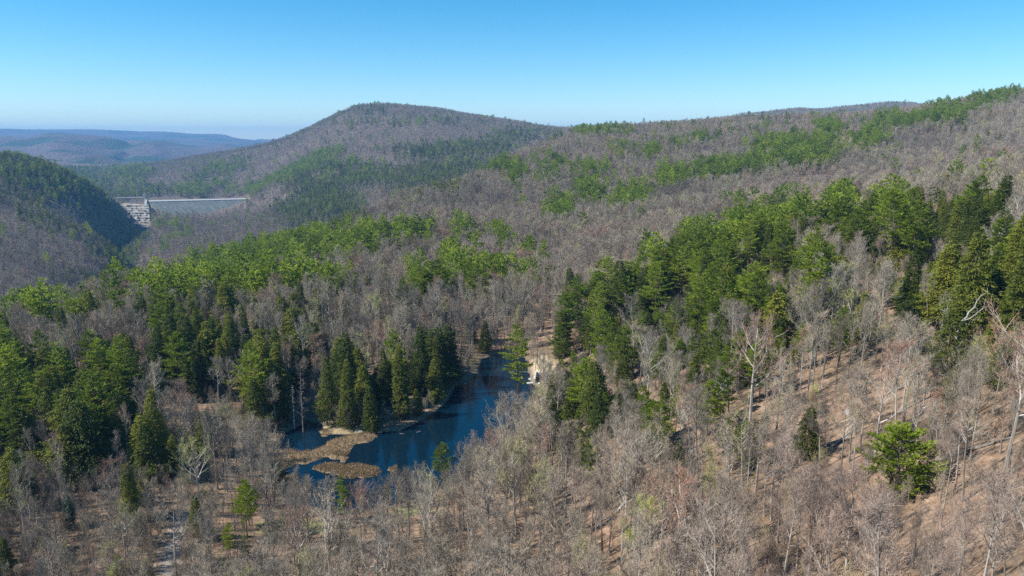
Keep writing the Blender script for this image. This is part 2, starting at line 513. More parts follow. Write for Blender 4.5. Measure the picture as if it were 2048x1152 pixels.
def far_forest_material():
    m, nt, b = mat('distant_forest_canopy')
    ge = N(nt, 'ShaderNodeNewGeometry')
    pos = ge.outputs['Position']
    n1 = N(nt, 'ShaderNodeTexNoise', i_Scale=0.0016, i_Detail=7.0, i_Roughness=0.62)
    nt.links.new(pos, n1.inputs['Vector'])
    n2 = N(nt, 'ShaderNodeTexVoronoi', i_Scale=0.06)
    nt.links.new(pos, n2.inputs['Vector'])
    r1 = ramp(nt, [(0.40, (0.12, 0.085, 0.08)), (0.52, (0.10, 0.075, 0.065)), (0.57, (0.035, 0.055, 0.03)), (0.75, (0.025, 0.045, 0.02))], n1.outputs[0])
    r2 = ramp(nt, [(0.0, (0.6, 0.6, 0.6)), (1.0, (1.35, 1.35, 1.35))], n2.outputs['Color'])
    nt.links.new(mix(nt, r1.outputs[0], r2.outputs[0], 1.0, 'MULTIPLY'), b.inputs['Base Color'])
    bu = N(nt, 'ShaderNodeBump', i_Strength=1.0, i_Distance=9.0)
    nt.links.new(n2.outputs['Distance'], bu.inputs['Height']); bu.invert = True
    nt.links.new(bu.outputs[0], b.inputs['Normal'])
    return m


M_ground, M_farforest = ground_material(), far_forest_material()

# the sheet of ground: fine near the camera, coarser with distance ------
ts = np.linspace(-1.05, 1.05, 560)
ys = np.concatenate([np.linspace(30, 330, 300)[:-1], np.exp(np.linspace(math.log(330), math.log(4300), 330)), np.exp(np.linspace(math.log(4400), math.log(17000), 90))])
TT, YY = np.meshgrid(ts, ys)
GX, GY = TT * YY, YY
GZ = height(GX.ravel(), GY.ravel()).reshape(GX.shape)
ny, nx = GX.shape
idx = np.arange(ny * nx).reshape(ny, nx)
quads = np.stack([idx[:-1, :-1], idx[:-1, 1:], idx[1:, 1:], idx[1:, :-1]], -1).reshape(-1, 4)
me = bpy.data.meshes.new('ground')
me.vertices.add(ny * nx)
me.vertices.foreach_set('co', np.stack([GX, GY, GZ], -1).astype(np.float32).ravel())
me.loops.add(quads.size)
me.loops.foreach_set('vertex_index', quads.astype(np.int32).ravel())
me.polygons.add(len(quads))
me.polygons.foreach_set('loop_start', np.arange(0, quads.size, 4, dtype=np.int32))
me.materials.append(M_ground); me.materials.append(M_farforest)
qy = GY.ravel()[quads[:, 0]]
me.polygons.foreach_set('material_index', (qy > 4000).astype(np.int32))
me.polygons.foreach_set('use_smooth', np.ones(len(quads), dtype=bool))
me.update(calc_edges=True)


def zone(px_poly):
    """Outline on the ground of an area surveyed in the photograph."""
    return [ray_ground(*p)[:2] for p in px_poly]


def add_mask(name, vals):
    at_ = me.attributes.new(name, 'FLOAT', 'POINT')
    at_.data.foreach_set('value', np.clip(vals, 0, 1).astype(np.float32).ravel())


ROAD = zone([(312, 1180), (326, 1120), (345, 1065), (364, 1032), (392, 1022), (384, 1045), (370, 1085), (358, 1130), (352, 1190)])
GRASS = [zone([(520, 1048), (600, 1040), (660, 1046), (650, 1068), (560, 1072), (520, 1066)]), zone([(790, 1020), (850, 1008), (860, 1020), (810, 1036)])]
fx, fy = GX.ravel(), GY.ravel()
nearm = (np.hypot(fx, fy) < 420)
xn, yn = fx[nearm], fy[nearm]
dP = poly_dist(xn, yn, POND); inP = in_poly(xn, yn, POND)


def full(v):
    o = np.zeros(fx.shape); o[nearm] = v; return o


def area(poly, soft):
    d = poly_dist(xn, yn, poly)
    return np.where(in_poly(xn, yn, poly), 0.5 + d / soft, 0.5 - d / soft)


SANDY = zone([(1062, 722), (1085, 712), (1108, 720), (1112, 745), (1098, 756), (1066, 748)])
add_mask('sand', full(np.clip(area(SANDY, 3), 0, 1)))
add_mask('gravel', full(np.clip(area(ROAD, 4), 0, .7)))
add_mask('moss', full(np.maximum(np.clip(area(GRASS[0], 3), 0, 1), np.clip(area(GRASS[1], 3), 0, 1))))
add_mask('mud', full(np.where(inP, 1.0, 0.9 - dP / 1.6)))
STRAW = zone([(640, 845), (700, 838), (745, 856), (740, 868), (700, 872), (655, 868)])
add_mask('straw', full(np.clip(area(STRAW, 3), 0, 1) + np.where(inP, 0, np.clip(0.35 - dP / 9, 0, 1))))
add_mask('floor', smooth01(np.hypot(fx, fy), 420, 900))
ground = link(bpy.data.objects.new('ground', me))
tag(ground, 'brown leaf covered valley floor, forested slopes and mountain', kind='structure')

# ------------------------------------------------------------------ water
m, nt, b = mat('pond_water')
b.inputs['Base Color'].default_value = (0.002, 0.013, 0.026, 1)
b.inputs['Roughness'].default_value = 0.07
b.inputs['IOR'].default_value = 1.333
b.inputs['Specular IOR Level'].default_value = 0.5
ge = N(nt, 'ShaderNodeNewGeometry')
n1 = N(nt, 'ShaderNodeTexNoise', i_Scale=1.3, i_Detail=3.0); nt.links.new(ge.outputs['Position'], n1.inputs['Vector'])
bu = N(nt, 'ShaderNodeBump', i_Strength=0.12, i_Distance=0.05)
nt.links.new(n1.outputs[0], bu.inputs['Height']); nt.links.new(bu.outputs[0], b.inputs['Normal'])
M_water = m
wx = [p[0] for p in POND]; wy = [p[1] for p in POND]
gx, gy = np.meshgrid(np.linspace(min(wx) - 4, max(wx) + 4, 60), np.linspace(min(wy) - 4, max(wy) + 4, 60))
idw = np.arange(3600).reshape(60, 60)
wq = np.stack([idw[:-1, :-1], idw[:-1, 1:], idw[1:, 1:], idw[1:, :-1]], -1).reshape(-1, 4)
cxs, cys = gx.ravel()[wq].mean(1), gy.ravel()[wq].mean(1)
keep = in_poly(cxs, cys, POND) | (poly_dist(cxs, cys, POND) < 6)
wme = mesh_of('pond', np.stack([gx.ravel(), gy.ravel(), np.zeros(3600)], 1), wq[keep], [M_water])
pond = link(bpy.data.objects.new('pond', wme))
tag(pond, 'dark blue still pond in the valley', kind='structure')

# ------------------------------------------------------------------ tree building
class TB:
    """Collects tubes and blades for one mesh."""
    def __init__(self):
        self.v, self.f, self.m = [], [], []

    def tube(self, pts, rad, sides=4, mi=0):
        pts = [np.asarray(p, float) for p in pts]
        base = len(self.v)
        n = len(pts)
        for i, p in enumerate(pts):
            d = pts[min(i + 1, n - 1)] - pts[max(i - 1, 0)]
            d = d / (np.linalg.norm(d) + 1e-9)
            a = np.cross(d, (0.3, 0.9, 0.1) if abs(d[2]) > 0.6 else (0, 0, 1.0))
            a /= np.linalg.norm(a) + 1e-9
            c = np.cross(d, a)
            for k in range(sides):
                t = 2 * math.pi * k / sides
                self.v.append(p + rad[i] * (math.cos(t) * a + math.sin(t) * c))
        for i in range(n - 1):
            for k in range(sides):
                k2 = (k + 1) % sides
                self.f.append((base + i * sides + k, base + i * sides + k2, base + (i + 1) * sides + k2, base + (i + 1) * sides + k))
                self.m.append(mi)

    def blade(self, p, tip, w, mi=0, roll=None):
        d = tip - p
        a = np.cross(d, rand_unit() if roll is None else roll)
        a = a / (np.linalg.norm(a) + 1e-9) * w * 0.5
        b = len(self.v)
        self.v += [p - a, p + a, tip]
        self.f.append((b, b + 1, b + 2)); self.m.append(mi)

    def tuft(self, p, d, l, w, mi=0):
        """A kite shaped clump of needles."""
        d = d / (np.linalg.norm(d) + 1e-9)
        a = np.cross(d, rand_unit()); a = a / (np.linalg.norm(a) + 1e-9) * w * 0.5
        b = len(self.v)
        self.v += [p, p + d * l * 0.5 + a, p + d * l, p + d * l * 0.5 - a]
        self.f.append((b, b + 1, b + 2, b + 3)); self.m.append(mi)

    def mesh(self, name, mats):
        return mesh_of(name, self.v, self.f, mats, self.m)


rr = random.Random(5)


def rand_unit():
    z = rr.uniform(-1, 1); t = rr.uniform(0, 6.2832); s = math.sqrt(1 - z * z)
    return np.array((s * math.cos(t), s * math.sin(t), z))


def unit(v):
    return v / (np.linalg.norm(v) + 1e-9)


def grow(p, d, L, n, up=0.15, wob=0.18):
    pts = [p]
    for i in range(n):
        d = unit(d + wob * rand_unit() + np.array((0, 0, up)))
        p = p + d * L / n
        pts.append(p)
    return pts


def along(pts, t):
    n = len(pts) - 1
    i = min(int(t * n), n - 1)
    return pts[i] + (pts[i + 1] - pts[i]) * (t * n - i), unit(pts[i + 1] - pts[i])


def bare_tree(H, spread, clear=0.4, nl=15, nb=6, nt_=8, ntt=3, tw=0.034, tl=1.0, rad=0.2, sides=5, limb_mat=M_limb, twig_mat=M_twig, bark_mat=M_bark, up=0.22, lean=0.03, crook=0.03):
    """A leafless tree: returns (trunk mesh, crown mesh); crown = limbs, branches and fine twigs."""
    tr, cr = TB(), TB()
    tp = [np.zeros(3) - (0, 0, 0.5)]
    d = unit(np.array((rr.uniform(-lean, lean), rr.uniform(-lean, lean), 1.0)))
    nseg = 8
    for i in range(nseg):
        d = unit(d + crook * rand_unit() + (0, 0, 0.05))
        tp.append(tp[-1] + d * (H * 0.93 + 0.5) / nseg)
    rads = [rad * (1 - 0.93 * (i / nseg) ** 0.9) for i in range(nseg + 1)]
    rads[0] = rad * 1.35
    tr.tube(tp, rads, sides, 0)
    for i in range(nl):
        t = clear + (0.97 - clear) * (i + rr.random()) / nl
        p, td = along(tp, t)
        u = (t - clear) / (1 - clear)
        ang = rr.uniform(0, 6.2832)
        el = R(rr.uniform(18, 48)) + u * R(22)
        dd = np.array((math.cos(ang) * math.cos(el), math.sin(ang) * math.cos(el), math.sin(el)))
        L = spread * (0.55 + 0.75 * math.sin(math.pi * min(1, 0.25 + 0.62 * u))) * rr.uniform(0.7, 1.15) * (1.25 - 0.55 * u)
        r0 = rad * (0.42 - 0.2 * u)
        lp = grow(p, dd, L, 5, up, 0.2)
        cr.tube(lp, [r0, r0 * .8, r0 * .6, r0 * .42, r0 * .27, r0 * .12], 3, 0)
        for j in range(nb):
            s = 0.22 + 0.78 * (j + rr.random()) / nb
            bp, bd = along(lp, s)
            b2 = unit(bd + 0.95 * rand_unit() + (0, 0, 0.35))
            BL = L * (0.5 - 0.22 * s) * rr.uniform(0.7, 1.2)
            bl = grow(bp, b2, BL, 3, 0.14, 0.2)
            rb = r0 * 0.34
            cr.tube(bl, [rb, rb * .7, rb * .45, rb * .2], 3, 0)
            for k in range(nt_):
                q, qd = along(bl, 0.1 + 0.9 * (k + rr.random()) / nt_)
                q2 = unit(qd + 0.9 * rand_unit() + (0, 0, 0.3))
                ql = tl * rr.uniform(0.6, 1.4)
                e = q + q2 * ql
                cr.blade(q, e, tw, 1)
                for _ in range(ntt):
                    s3 = rr.uniform(0.15, 0.85)
                    w2 = unit(q2 + 0.9 * rand_unit() + (0, 0, 0.25))
                    o = q + q2 * ql * s3
                    cr.blade(o, o + w2 * ql * rr.uniform(0.3, 0.6), tw * 0.8, 1)
    return tr.mesh('trunk', [bark_mat]), cr.mesh('crown', [limb_mat, twig_mat])


def white_pine(H, spread, clear=0.3, step=0.95, per=5, tufts=1.0, tw=0.3, tl=0.55, lod=False, rad=0.24, round_top=False, needle=M_pine):
    tr, cr = TB(), TB()
    tp = grow(np.array((0, 0, -0.5)), np.array((0, 0, 1.0)), H * 0.97 + .5, 7, 0.3, 0.02)
    tr.tube(tp, [rad * 1.25] + [rad * (1 - i / 7.3) for i in range(1, 8)], 5, 0)
    z = H * clear
    while z < H * 0.985:
        u = (z / H - clear) / (1 - clear)
        prof = (min(1, 0.5 + 1.6 * u) if u < 0.35 else (1 - ((u - 0.35) / 0.65) ** (2.6 if round_top else 1.35))) * 0.97 + 0.06
        for k in range(per + rr.choice((-1, 0, 1))):
            ang = rr.uniform(0, 6.2832)
            L = spread * prof * rr.choice((0.5, 0.75, 0.9, 1.0, 1.1, 1.25)) + 0.25
            el = R(rr.uniform(-6, 10) + 32 * u * u)
            p, _ = along(tp, min(0.99, (z + rr.uniform(-.15, .15)) / H))
            dd = np.array((math.cos(ang) * math.cos(el), math.sin(ang) * math.cos(el), math.sin(el)))
            bp = grow(p, dd, L, 3, 0.07, 0.1)
            if not lod and L > 1:
                cr.tube(bp, [0.05, 0.035, 0.025, 0.01], 3, 0)
            side = unit(np.cross(dd, (0, 0, 1.0)))
            n = max(2, int(L * 5.0 * tufts))
            for i in range(n):
                s = (0.28 + 0.72 * (i + rr.random()) / n)
                q, qd = along(bp, min(s, .999))
                lat = rr.uniform(-1, 1) * L * 0.30 * (1.15 - 0.8 * s) * (1.0 if s > .4 else .6)
                q = q + side * lat + np.array((0, 0, rr.uniform(-0.05, 0.16)))
                for _ in range(2 if not lod else 1):
                    d2 = unit(qd * 0.7 + side * np.sign(lat) * 0.55 + 0.55 * rand_unit() + (0, 0, 0.35))
                    cr.tuft(q, d2, tl * rr.uniform(0.7, 1.3), tw * rr.uniform(.7, 1.3), 1)
        z += step * rr.uniform(0.8, 1.25) * (1 - 0.35 * u)
    for _ in range(6 if not lod else 3):
        cr.tuft(tp[-1] + (0, 0, -.3), unit(np.array((rr.uniform(-.4, .4), rr.uniform(-.4, .4), 1))), 1.1, 0.22, 1)
    return tr.mesh('trunk', [M_pbark]), cr.mesh('crown', [M_pbark, needle])


def hemlock(H, spread, clear=0.1, step=0.42, per=6, tufts=1.0, tw=0.26, tl=0.5, lod=False, rad=0.22, needle=M_hem, ragged=0.3):
    tr, cr = TB(), TB()
    tp = grow(np.array((0, 0, -0.5)), np.array((0, 0, 1.0)), H * 0.96 + .5, 6, 0.3, 0.02)
    tr.tube(tp, [rad * 1.25] + [rad * (1 - i / 6.3) for i in range(1, 7)], 5, 0)
    z = H * clear
    lobes = [(rr.uniform(0, 6.28), rr.uniform(0.1, 0.9), rr.uniform(-ragged, ragged)) for _ in range(9)]
    while z < H * 0.985:
        u = (z / H - clear) / (1 - clear)
        prof = (1 - u) ** 0.66 * (0.72 + 0.28 * min(1, u * 4))
        for k in range(per):
            ang = rr.uniform(0, 6.2832)
            f = 1.0
            for la, lu, lv in lobes:
                f += lv * math.exp(-((math.cos(ang - la) - 1) * 2.2) ** 2 - ((u - lu) / 0.14) ** 2)
            L = spread * prof * f * rr.uniform(0.7, 1.12) + 0.22
            el = R(rr.uniform(-2, 22))
            p, _ = along(tp, min(0.99, (z + rr.uniform(-.2, .2)) / H))
            dd = np.array((math.cos(ang) * math.cos(el), math.sin(ang) * math.cos(el), math.sin(el)))
            bp = grow(p, dd, L, 3, -0.16, 0.08)
            side = unit(np.cross(dd, (0, 0, 1.0)))
            n = max(2, int(L * 4.6 * tufts))
            for i in range(n):
                s = 0.25 + 0.75 * (i + rr.random()) / n
                q, qd = along(bp, min(s, .999))
                lat = rr.uniform(-1, 1) * L * 0.26 * (1.15 - 0.8 * s)
                q = q + side * lat + np.array((0, 0, rr.uniform(-0.12, 0.1)))
                d2 = unit(qd * 0.8 + side * np.sign(lat) * 0.5 + 0.5 * rand_unit() + (0, 0, -0.25))
                cr.tuft(q, d2, tl * rr.uniform(0.7, 1.3), tw * rr.uniform(.7, 1.3), 1)
        z += step * rr.uniform(0.8, 1.2)
    for _ in range(4):
        cr.tuft(tp[-1] + (0, 0, -.2), unit(np.array((rr.uniform(-.3, .3), rr.uniform(-.3, .3), 1))), 1.0, 0.16, 1)
    return tr.mesh('trunk', [M_pbark]), cr.mesh('crown', [M_pbark, needle])


BARE = [bare_tree(17, 3.0, clear=.48, nl=13), bare_tree(19, 2.6, clear=.58, nl=11, lean=.06), bare_tree(15, 3.7, clear=.4, nl=14), bare_tree(18, 2.2, clear=.5, nl=11, up=.45), bare_tree(13, 2.2, clear=.42, nl=10, lean=.12, rad=.12),
        bare_tree(16, 4.4, clear=.42, nl=15, rad=.26), bare_tree(20, 3.5, clear=.46, nl=14, rad=.27)]
BARE_H = [17, 19, 15, 18, 13, 16, 20]
PINE = [white_pine(22, 4.0, tufts=2.4, tw=.2, tl=.5), white_pine(24, 3.6, clear=.4, tufts=2.4, tw=.2, tl=.5), white_pine(19, 4.2, clear=.22, tufts=2.4, tw=.2, tl=.5), white_pine(20, 3.2, clear=.3, tufts=2.4, tw=.2, tl=.5)]
PINE_H = [22, 24, 19, 20]
HK = dict(step=.32, per=7, tufts=2.3, tw=.19, tl=.48)
HEM = [hemlock(20, 4.0, ragged=.4, **HK), hemlock(22, 4.4, clear=.12, ragged=.45, **HK), hemlock(17, 3.8, clear=.04, **HK), hemlock(18, 4.9, clear=.1, ragged=.6, **HK), hemlock(15, 4.4, clear=.03, ragged=.55, **HK)]
HEM_H = [20, 22, 17, 18, 15]
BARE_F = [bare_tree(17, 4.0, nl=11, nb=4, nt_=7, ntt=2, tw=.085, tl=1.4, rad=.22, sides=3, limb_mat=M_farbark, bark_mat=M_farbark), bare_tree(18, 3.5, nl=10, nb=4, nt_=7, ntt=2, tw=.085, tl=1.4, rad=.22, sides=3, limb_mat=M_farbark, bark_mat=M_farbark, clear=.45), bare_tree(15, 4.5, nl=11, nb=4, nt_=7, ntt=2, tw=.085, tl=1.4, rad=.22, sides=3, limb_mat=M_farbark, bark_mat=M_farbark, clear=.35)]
BARE_FH = [17, 18, 15]
PINE_F = [white_pine(20, 4.3, clear=.25, step=1.6, per=4, tufts=.8, tw=.6, tl=1.05, lod=True), white_pine(22, 3.8, clear=.3, step=1.6, per=4, tufts=.8, tw=.6, tl=1.05, lod=True), white_pine(18, 4.6, clear=.2, step=1.6, per=4, tufts=.8, tw=.6, tl=1.05, lod=True, round_top=True)]
PINE_FH = [20, 22, 18]
HEM_F = [hemlock(19, 3.8, step=1.1, per=5, tufts=.65, tw=.65, tl=1.1, lod=True), hemlock(17, 4.2, step=1.1, per=5, tufts=.65, tw=.65, tl=1.1, lod=True, ragged=.5)]
HEM_FH = [19, 17]
BUSH = [bare_tree(4.5, 2.0, clear=.02, nl=16, nb=5, nt_=5, ntt=2, tw=.03, tl=.7, rad=.04, sides=3, up=.5, lean=.2), bare_tree(6.5, 1.7, clear=.1, nl=12, nb=5, nt_=5, ntt=2, tw=.03, tl=.7, rad=.05, sides=3, up=.45, lean=.15)]

# ------------------------------------------------------------------ where the kinds of trees grow (surveyed patches, in the photograph's bearings)
# (cx, cy, rx, ry, tilt, share of pine, share of hemlock)
PATCH = [
    (520, 572, 245, 24, 0.0, .97, 0), (600, 503, 215, 29, -.15, .85, 0), (740, 472, 130, 15, -.1, .7, 0), (330, 590, 70, 22, 0, .9, 0), (243, 605, 22, 16, 0, .8, 0), (60, 640, 70, 26, 0, .55, .15),
    (150, 620, 70, 22, 0, .5, .2), (955, 560, 70, 42, .1, .8, 0), (862, 596, 48, 18, 0, .95, 0), (828, 560, 18, 26, 0, .6, 0), (900, 520, 26, 20, 0, .7, 0), (930, 460, 60, 16, 0, .3, 0), (1005, 480, 36, 22, 0, .45, 0),
    (1050, 505, 20, 18, 0, .8, 0), (1058, 575, 14, 16, 0, .7, 0), (1120, 412, 42, 30, -.5, .5, 0), (1180, 385, 40, 26, 0, .7, 0), (1262, 392, 52, 22, -.1, .85, 0), (1345, 352, 42, 20, 0, .9, 0), (1480, 333, 105, 17, -.12, .95, 0),
    (1610, 312, 90, 17, -.1, .9, 0), (1560, 292, 60, 16, -.15, .8, 0), (1655, 258, 28, 15, 0, .8, 0), (1740, 278, 50, 24, -.2, .6, 0), (1640, 285, 60, 12, 0, .5, 0), (1100, 330, 40, 30, 0, .25, 0), (1030, 345, 22, 24, 0, .5, 0),
    (1180, 340, 60, 22, -.1, .35, 0), (1300, 306, 40, 10, 0, .5, 0), (1360, 290, 24, 8, 0, .6, 0), (1412, 277, 26, 8, 0, .7, 0), (1240, 300, 40, 10, 0, .3, 0), (1200, 262, 60, 8, 0, .5, .1), (1830, 240, 70, 10, -.15, .75, .1),
    (1900, 226, 70, 16, -.15, .6, .25), (1990, 200, 70, 10, -.15, .6, .1), (1930, 252, 60, 10, 0, .1, .4), (1780, 240, 40, 10, 0, .5, 0), (1700, 400, 300, 60, 0, .01, .035), (1520, 270, 300, 20, -.1, .04, .02),
    # the evergreen belt of the near spur
    (1165, 700, 55, 75, 0, .45, .45), (1245, 640, 60, 75, 0, .5, .4), (1320, 580, 60, 70, 0, .6, .3), (1400, 520, 75, 60, -.3, .6, .3), (1500, 475, 80, 60, -.2, .55, .35), (1590, 455, 70, 55, 0, .45, .4),
    (1690, 430, 60, 40, 0, .4, .45), (1780, 450, 70, 60, 0, .6, .3), (1870, 450, 60, 50, 0, .1, .75), (1960, 470, 70, 60, 0, .1, .8), (1940, 570, 130, 80, 0, .1, .8), (1820, 570, 60, 60, 0, .1, .8), (1900, 680, 70, 50, 0, 0, .85),
    (1175, 790, 70, 80, 0, .35, .5), (1245, 750, 50, 90, 0, .3, .6), (1130, 830, 50, 50, 0, .2, .6), (1320, 680, 80, 70, 0, .35, .45), (1430, 610, 110, 70, 0, .5, .4), (1550, 560, 90, 50, 0, .3, .3), (1660, 580, 60, 40, 0, .2, .4), (1450, 640, 70, 50, 0, .3, .3), (2060, 560, 60, 100, 0, .1, .8),
    (1185, 640, 50, 50, 0, .5, .35), (1270, 600, 50, 40, 0, .6, .3), (1330, 640, 110, 80, -.3, .5, .4), (1480, 560, 120, 70, -.2, .5, .4), (1700, 470, 120, 50, 0, .45, .4),
    # young evergreens scattered over the lower slope
    (1500, 770, 140, 110, 0, .38, .14), (1380, 740, 70, 70, 0, .3, .25), (1480, 860, 100, 60, 0, .42, .08), (1560, 690, 70, 60, 0, .5, .15), (1300, 830, 60, 50, 0, .25, .2), (1640, 960, 50, 50, 0, .15, .0), (1370, 910, 60, 30, 0, .2, .05), (640, 990, 90, 30, 0, .2, .1), (480, 1010, 60, 60, 0, .25, .05),
    (30, 780, 70, 80, 0, .2, .75), (110, 820, 90, 80, 0, .15, .8), (220, 800, 90, 80, 0, .25, .7), (300, 880, 50, 40, 0, .1, .6), (20, 880, 50, 40, 0, .3, .6), (390, 830, 40, 30, 0, .1, .4), (120, 960, 160, 60, 0, .03, .12), (10, 940, 40, 50, 0, .1, .5),
    # dark hemlock woods left of the pond
    (60, 840, 100, 62, 0, .15, .7), (200, 840, 90, 80, 0, .25, .68), (250, 740, 90, 40, 0, .1, .75), (360, 740, 110, 44, 0, .05, .85), (450, 700, 90, 46, 0, .02, .8), (530, 735, 62, 66, 0, 0, .8), (590, 690, 60, 50, 0, 0, .5),
    (110, 655, 120, 12, 0, .1, .4), (250, 640, 70, 14, 0, .2, .35), (600, 645, 110, 18, 0, 0, .5), (430, 640, 120, 20, 0, .05, .45), (660, 610, 40, 14, 0, 0, .5), (340, 680, 80, 24, 0, .05, .45), (120, 720, 60, 20, 0, 0, .2),
    (700, 775, 62, 45, 0, .05, .95), (800, 765, 85, 50, 0, 0, .97), (875, 735, 58, 40, 0, 0, .97), (975, 700, 28, 14, 0, 0, .85), (1150, 740, 40, 40, 0, .45, .35), (1290, 660, 80, 60, 0, .3, .25), (1170, 850, 70, 62, 0, .25, .4),
    (1240, 790, 26, 70, 0, .1, .6), (1430, 560, 130, 46, 0, .75, .15), (1480, 640, 160, 40, 0, .25, .25), (1330, 590, 60, 30, 0, .8, .1), (1560, 540, 70, 40, 0, .35, .3), (1700, 500, 80, 30, 0, .25, .5), (1790, 545, 60, 26, 0, .8, .1),
    (1900, 520, 80, 30, 0, .05, .6), (1940, 660, 90, 46, 0, 0, .85), (1830, 620, 48, 36, 0, 0, .9), (2060, 620, 70, 80, 0, .1, .8), (1500, 830, 110, 90, 0, .1, .08), (1400, 780, 90, 60, 0, .08, .12), (1640, 650, 70, 40, 0, .15, .25),
    (2200, 600, 120, 100, 0, .2, .6), (-150, 800, 150, 130, 0, .2, .5),
    # the mountain and the hills
    (650, 395, 95, 50, .5, 0, .97), (605, 420, 65, 32, 0, 0, .8), (720, 350, 120, 24, -.1, .1, .6), (690, 330, 100, 16, 0, .3, .35), (880, 345, 120, 38, -.2, 0, .75), (900, 300, 120, 20, 0, .05, .75), (980, 290, 80, 16, 0, .05, .5), (840, 240, 90, 8, 0, .2, .2),
    (740, 218, 50, 6, 0, 0, .35), (1040, 268, 90, 14, 0, .05, .4), (1000, 330, 60, 20, 0, .1, .45), (600, 335, 120, 14, -.45, .6, 0), (520, 370, 100, 12, -.35, .5, 0), (400, 375, 90, 22, -.2, .35, .1), (430, 340, 90, 20, -.3, .2, .15),
    (280, 378, 90, 14, 0, .2, .6), (250, 345, 60, 12, 0, .2, .3), (470, 400, 60, 10, 0, .3, 0), (340, 445, 40, 12, 0, .3, .1), (100, 350, 160, 50, .3, .12, .78), (200, 410, 80, 30, .6, .02, .55), (250, 460, 50, 24, .7, .1, .7),
    (230, 500, 50, 30, 0, 0, .7), (210, 440, 60, 20, .5, 0, .3), (110, 440, 110, 14, .3, 0, .35), (60, 380, 120, 22, 0, 0, .5), (180, 545, 60, 12, .3, .05, .25), (200, 580, 50, 12, 0, .1, .5), (260, 350, 40, 30, 0, .3, .3),
    (720, 240, 60, 16, 0, 0, .2), (350, 480, 60, 10, -.5, .2, 0), (260, 520, 30, 14, 0, .2, .1),
]
CLEAR = [  # open ground: few trees (cx, cy, rx, ry, share kept)
    (445, 800, 50, 26, .4), (370, 830, 60, 30, .5), (240, 975, 30, 60, .6), (620, 1060, 60, 22, .15), (345, 1090, 30, 60, .35), (1860, 880, 180, 50, .75), (1950, 950, 150, 50, .7), (1720, 800, 60, 40, .6),
    (200, 1040, 120, 90, .7), (60, 990, 120, 50, .8), (1095, 735, 26, 22, .05), (1080, 690, 36, 22, .25), (940, 742, 26, 20, .1), (600, 850, 60, 40, .15), (830, 1015, 40, 16, .2), (1720, 1000, 60, 60, .5), (930, 720, 40, 14, .35)]

ROCKCUT_PX = [(244, 412), (292, 410), (300, 476), (288, 474)]


def classify(px, py, x, y, rnd):
    jx = px + 12 * fbm(x / 45, y / 45, 81, 2) * 1.5
    jy = py + 6 * fbm(x / 45, y / 45, 91, 2) * 1.5
    pine = np.full(px.shape, 0.006); hem = np.full(px.shape, 0.010)
    near = np.hypot(x, y) < 300
    hem[near] = .02; pine[near] = .012
    lowr = near & (py > 680) & (px > 1550)
    hem[lowr] = .004; pine[lowr] = .002
    lowr = near & (py > 850) & (px > 760)
    hem[lowr] = .0; pine[lowr] = .003
    rxy = np.hypot(x, y)
    sc_ = np.clip(rxy / 9, 40, 140)
    brk = np.where(rxy > 380, smooth01(fbm(x / sc_, y / sc_, 101, 3), -.5, -.1), 1.0)
    brk = np.where(rxy > 380, .18 + .82 * brk, brk)
    brk = np.where(rxy > 1250, .5 + .5 * brk, brk)
    brk = np.where((rxy <= 380) & (px > 1250) & (py < 760), smooth01(fbm(x / 14, y / 14, 103, 2), -.95, -.3), brk)
    for cx, cy_, rx, ry, ti, sp, sh in PATCH:
        dx, dy = jx - cx, jy - cy_
        a, b_ = dx * math.cos(ti) + dy * math.sin(ti), -dx * math.sin(ti) + dy * math.cos(ti)
        gr = np.where((rxy > 380) & (rxy < 1250), 1.08, 1.0)
        w = np.clip(1.4 - 1.25 * np.sqrt((a / rx / (.5 + .5 * gr)) ** 2 + (b_ / ry / gr) ** 2), 0, 1)
        w = w * brk
        pine = np.maximum(pine, w * sp); hem = np.maximum(hem, w * sh)
    global SHARE
    SHARE = pine + hem
    close = rxy < 122
    pine = np.where(close, 0, pine); hem = np.where(close, 0, hem)
    k = np.full(px.shape, 0)
    k[rnd < pine + hem] = 2
    k[rnd < pine] = 1
    return k


def scatter():
    out = []
    for r0, r1, s, tmax in ((62, 330, 4.5, .98), (330, 900, 6.0, .84), (900, 1900, 6.6, .8), (1900, 4050, 9.5, .78)):
        gx, gy = np.meshgrid(np.arange(-r1, r1, s), np.arange(r0 * .6, r1, s))
        gx, gy = gx.ravel(), gy.ravel()
        q = np.abs(gx) < gy * tmax + 12
        gx, gy = gx[q], gy[q]
        gx = gx + RNG.uniform(-.48, .48, gx.shape) * s; gy = gy + RNG.uniform(-.48, .48, gy.shape) * s
        r = np.hypot(gx, gy)
        q = (r >= r0) & (r < r1)
        out.append(np.stack([gx[q], gy[q], np.full(q.sum(), s)], 1))
    return np.concatenate(out)


T = scatter()
tx, ty, tsp = T[:, 0], T[:, 1], T[:, 2]
tz = height(tx, ty)
# leave out what the hills wholly hide from the whole neighbourhood of the camera
bins = np.round((tx / ty + 1.05) / 2.1 * (len(ts) - 1)).astype(int).clip(0, len(ts) - 1)
elev = (GZ - CAMZ) / GY
hor = np.maximum.accumulate(elev, axis=0)
row = np.searchsorted(ys, ty).clip(2, len(ys) - 1)
vis = np.zeros(len(tx), bool)
for db in (-8, 0, 8):
    bb = (bins + db).clip(0, len(ts) - 1)
    vis |= (tz + 26 - CAMZ) / ty > hor[row - 2, bb] - 0.002
near_d = (np.hypot(tx, ty) < 420)
dpond = np.full(len(tx), 999.0)
dpond[near_d] = poly_dist(tx[near_d], ty[near_d], POND) * np.where(in_poly(tx[near_d], ty[near_d], POND), -1, 1)
okay = vis & (dpond > 1.2)
droad = poly_dist(tx, ty, ROAD); okay &= ~((droad < 1.5) | in_poly(tx, ty, ROAD))
tpx, tpy, tdep = project(tx, ty, tz)
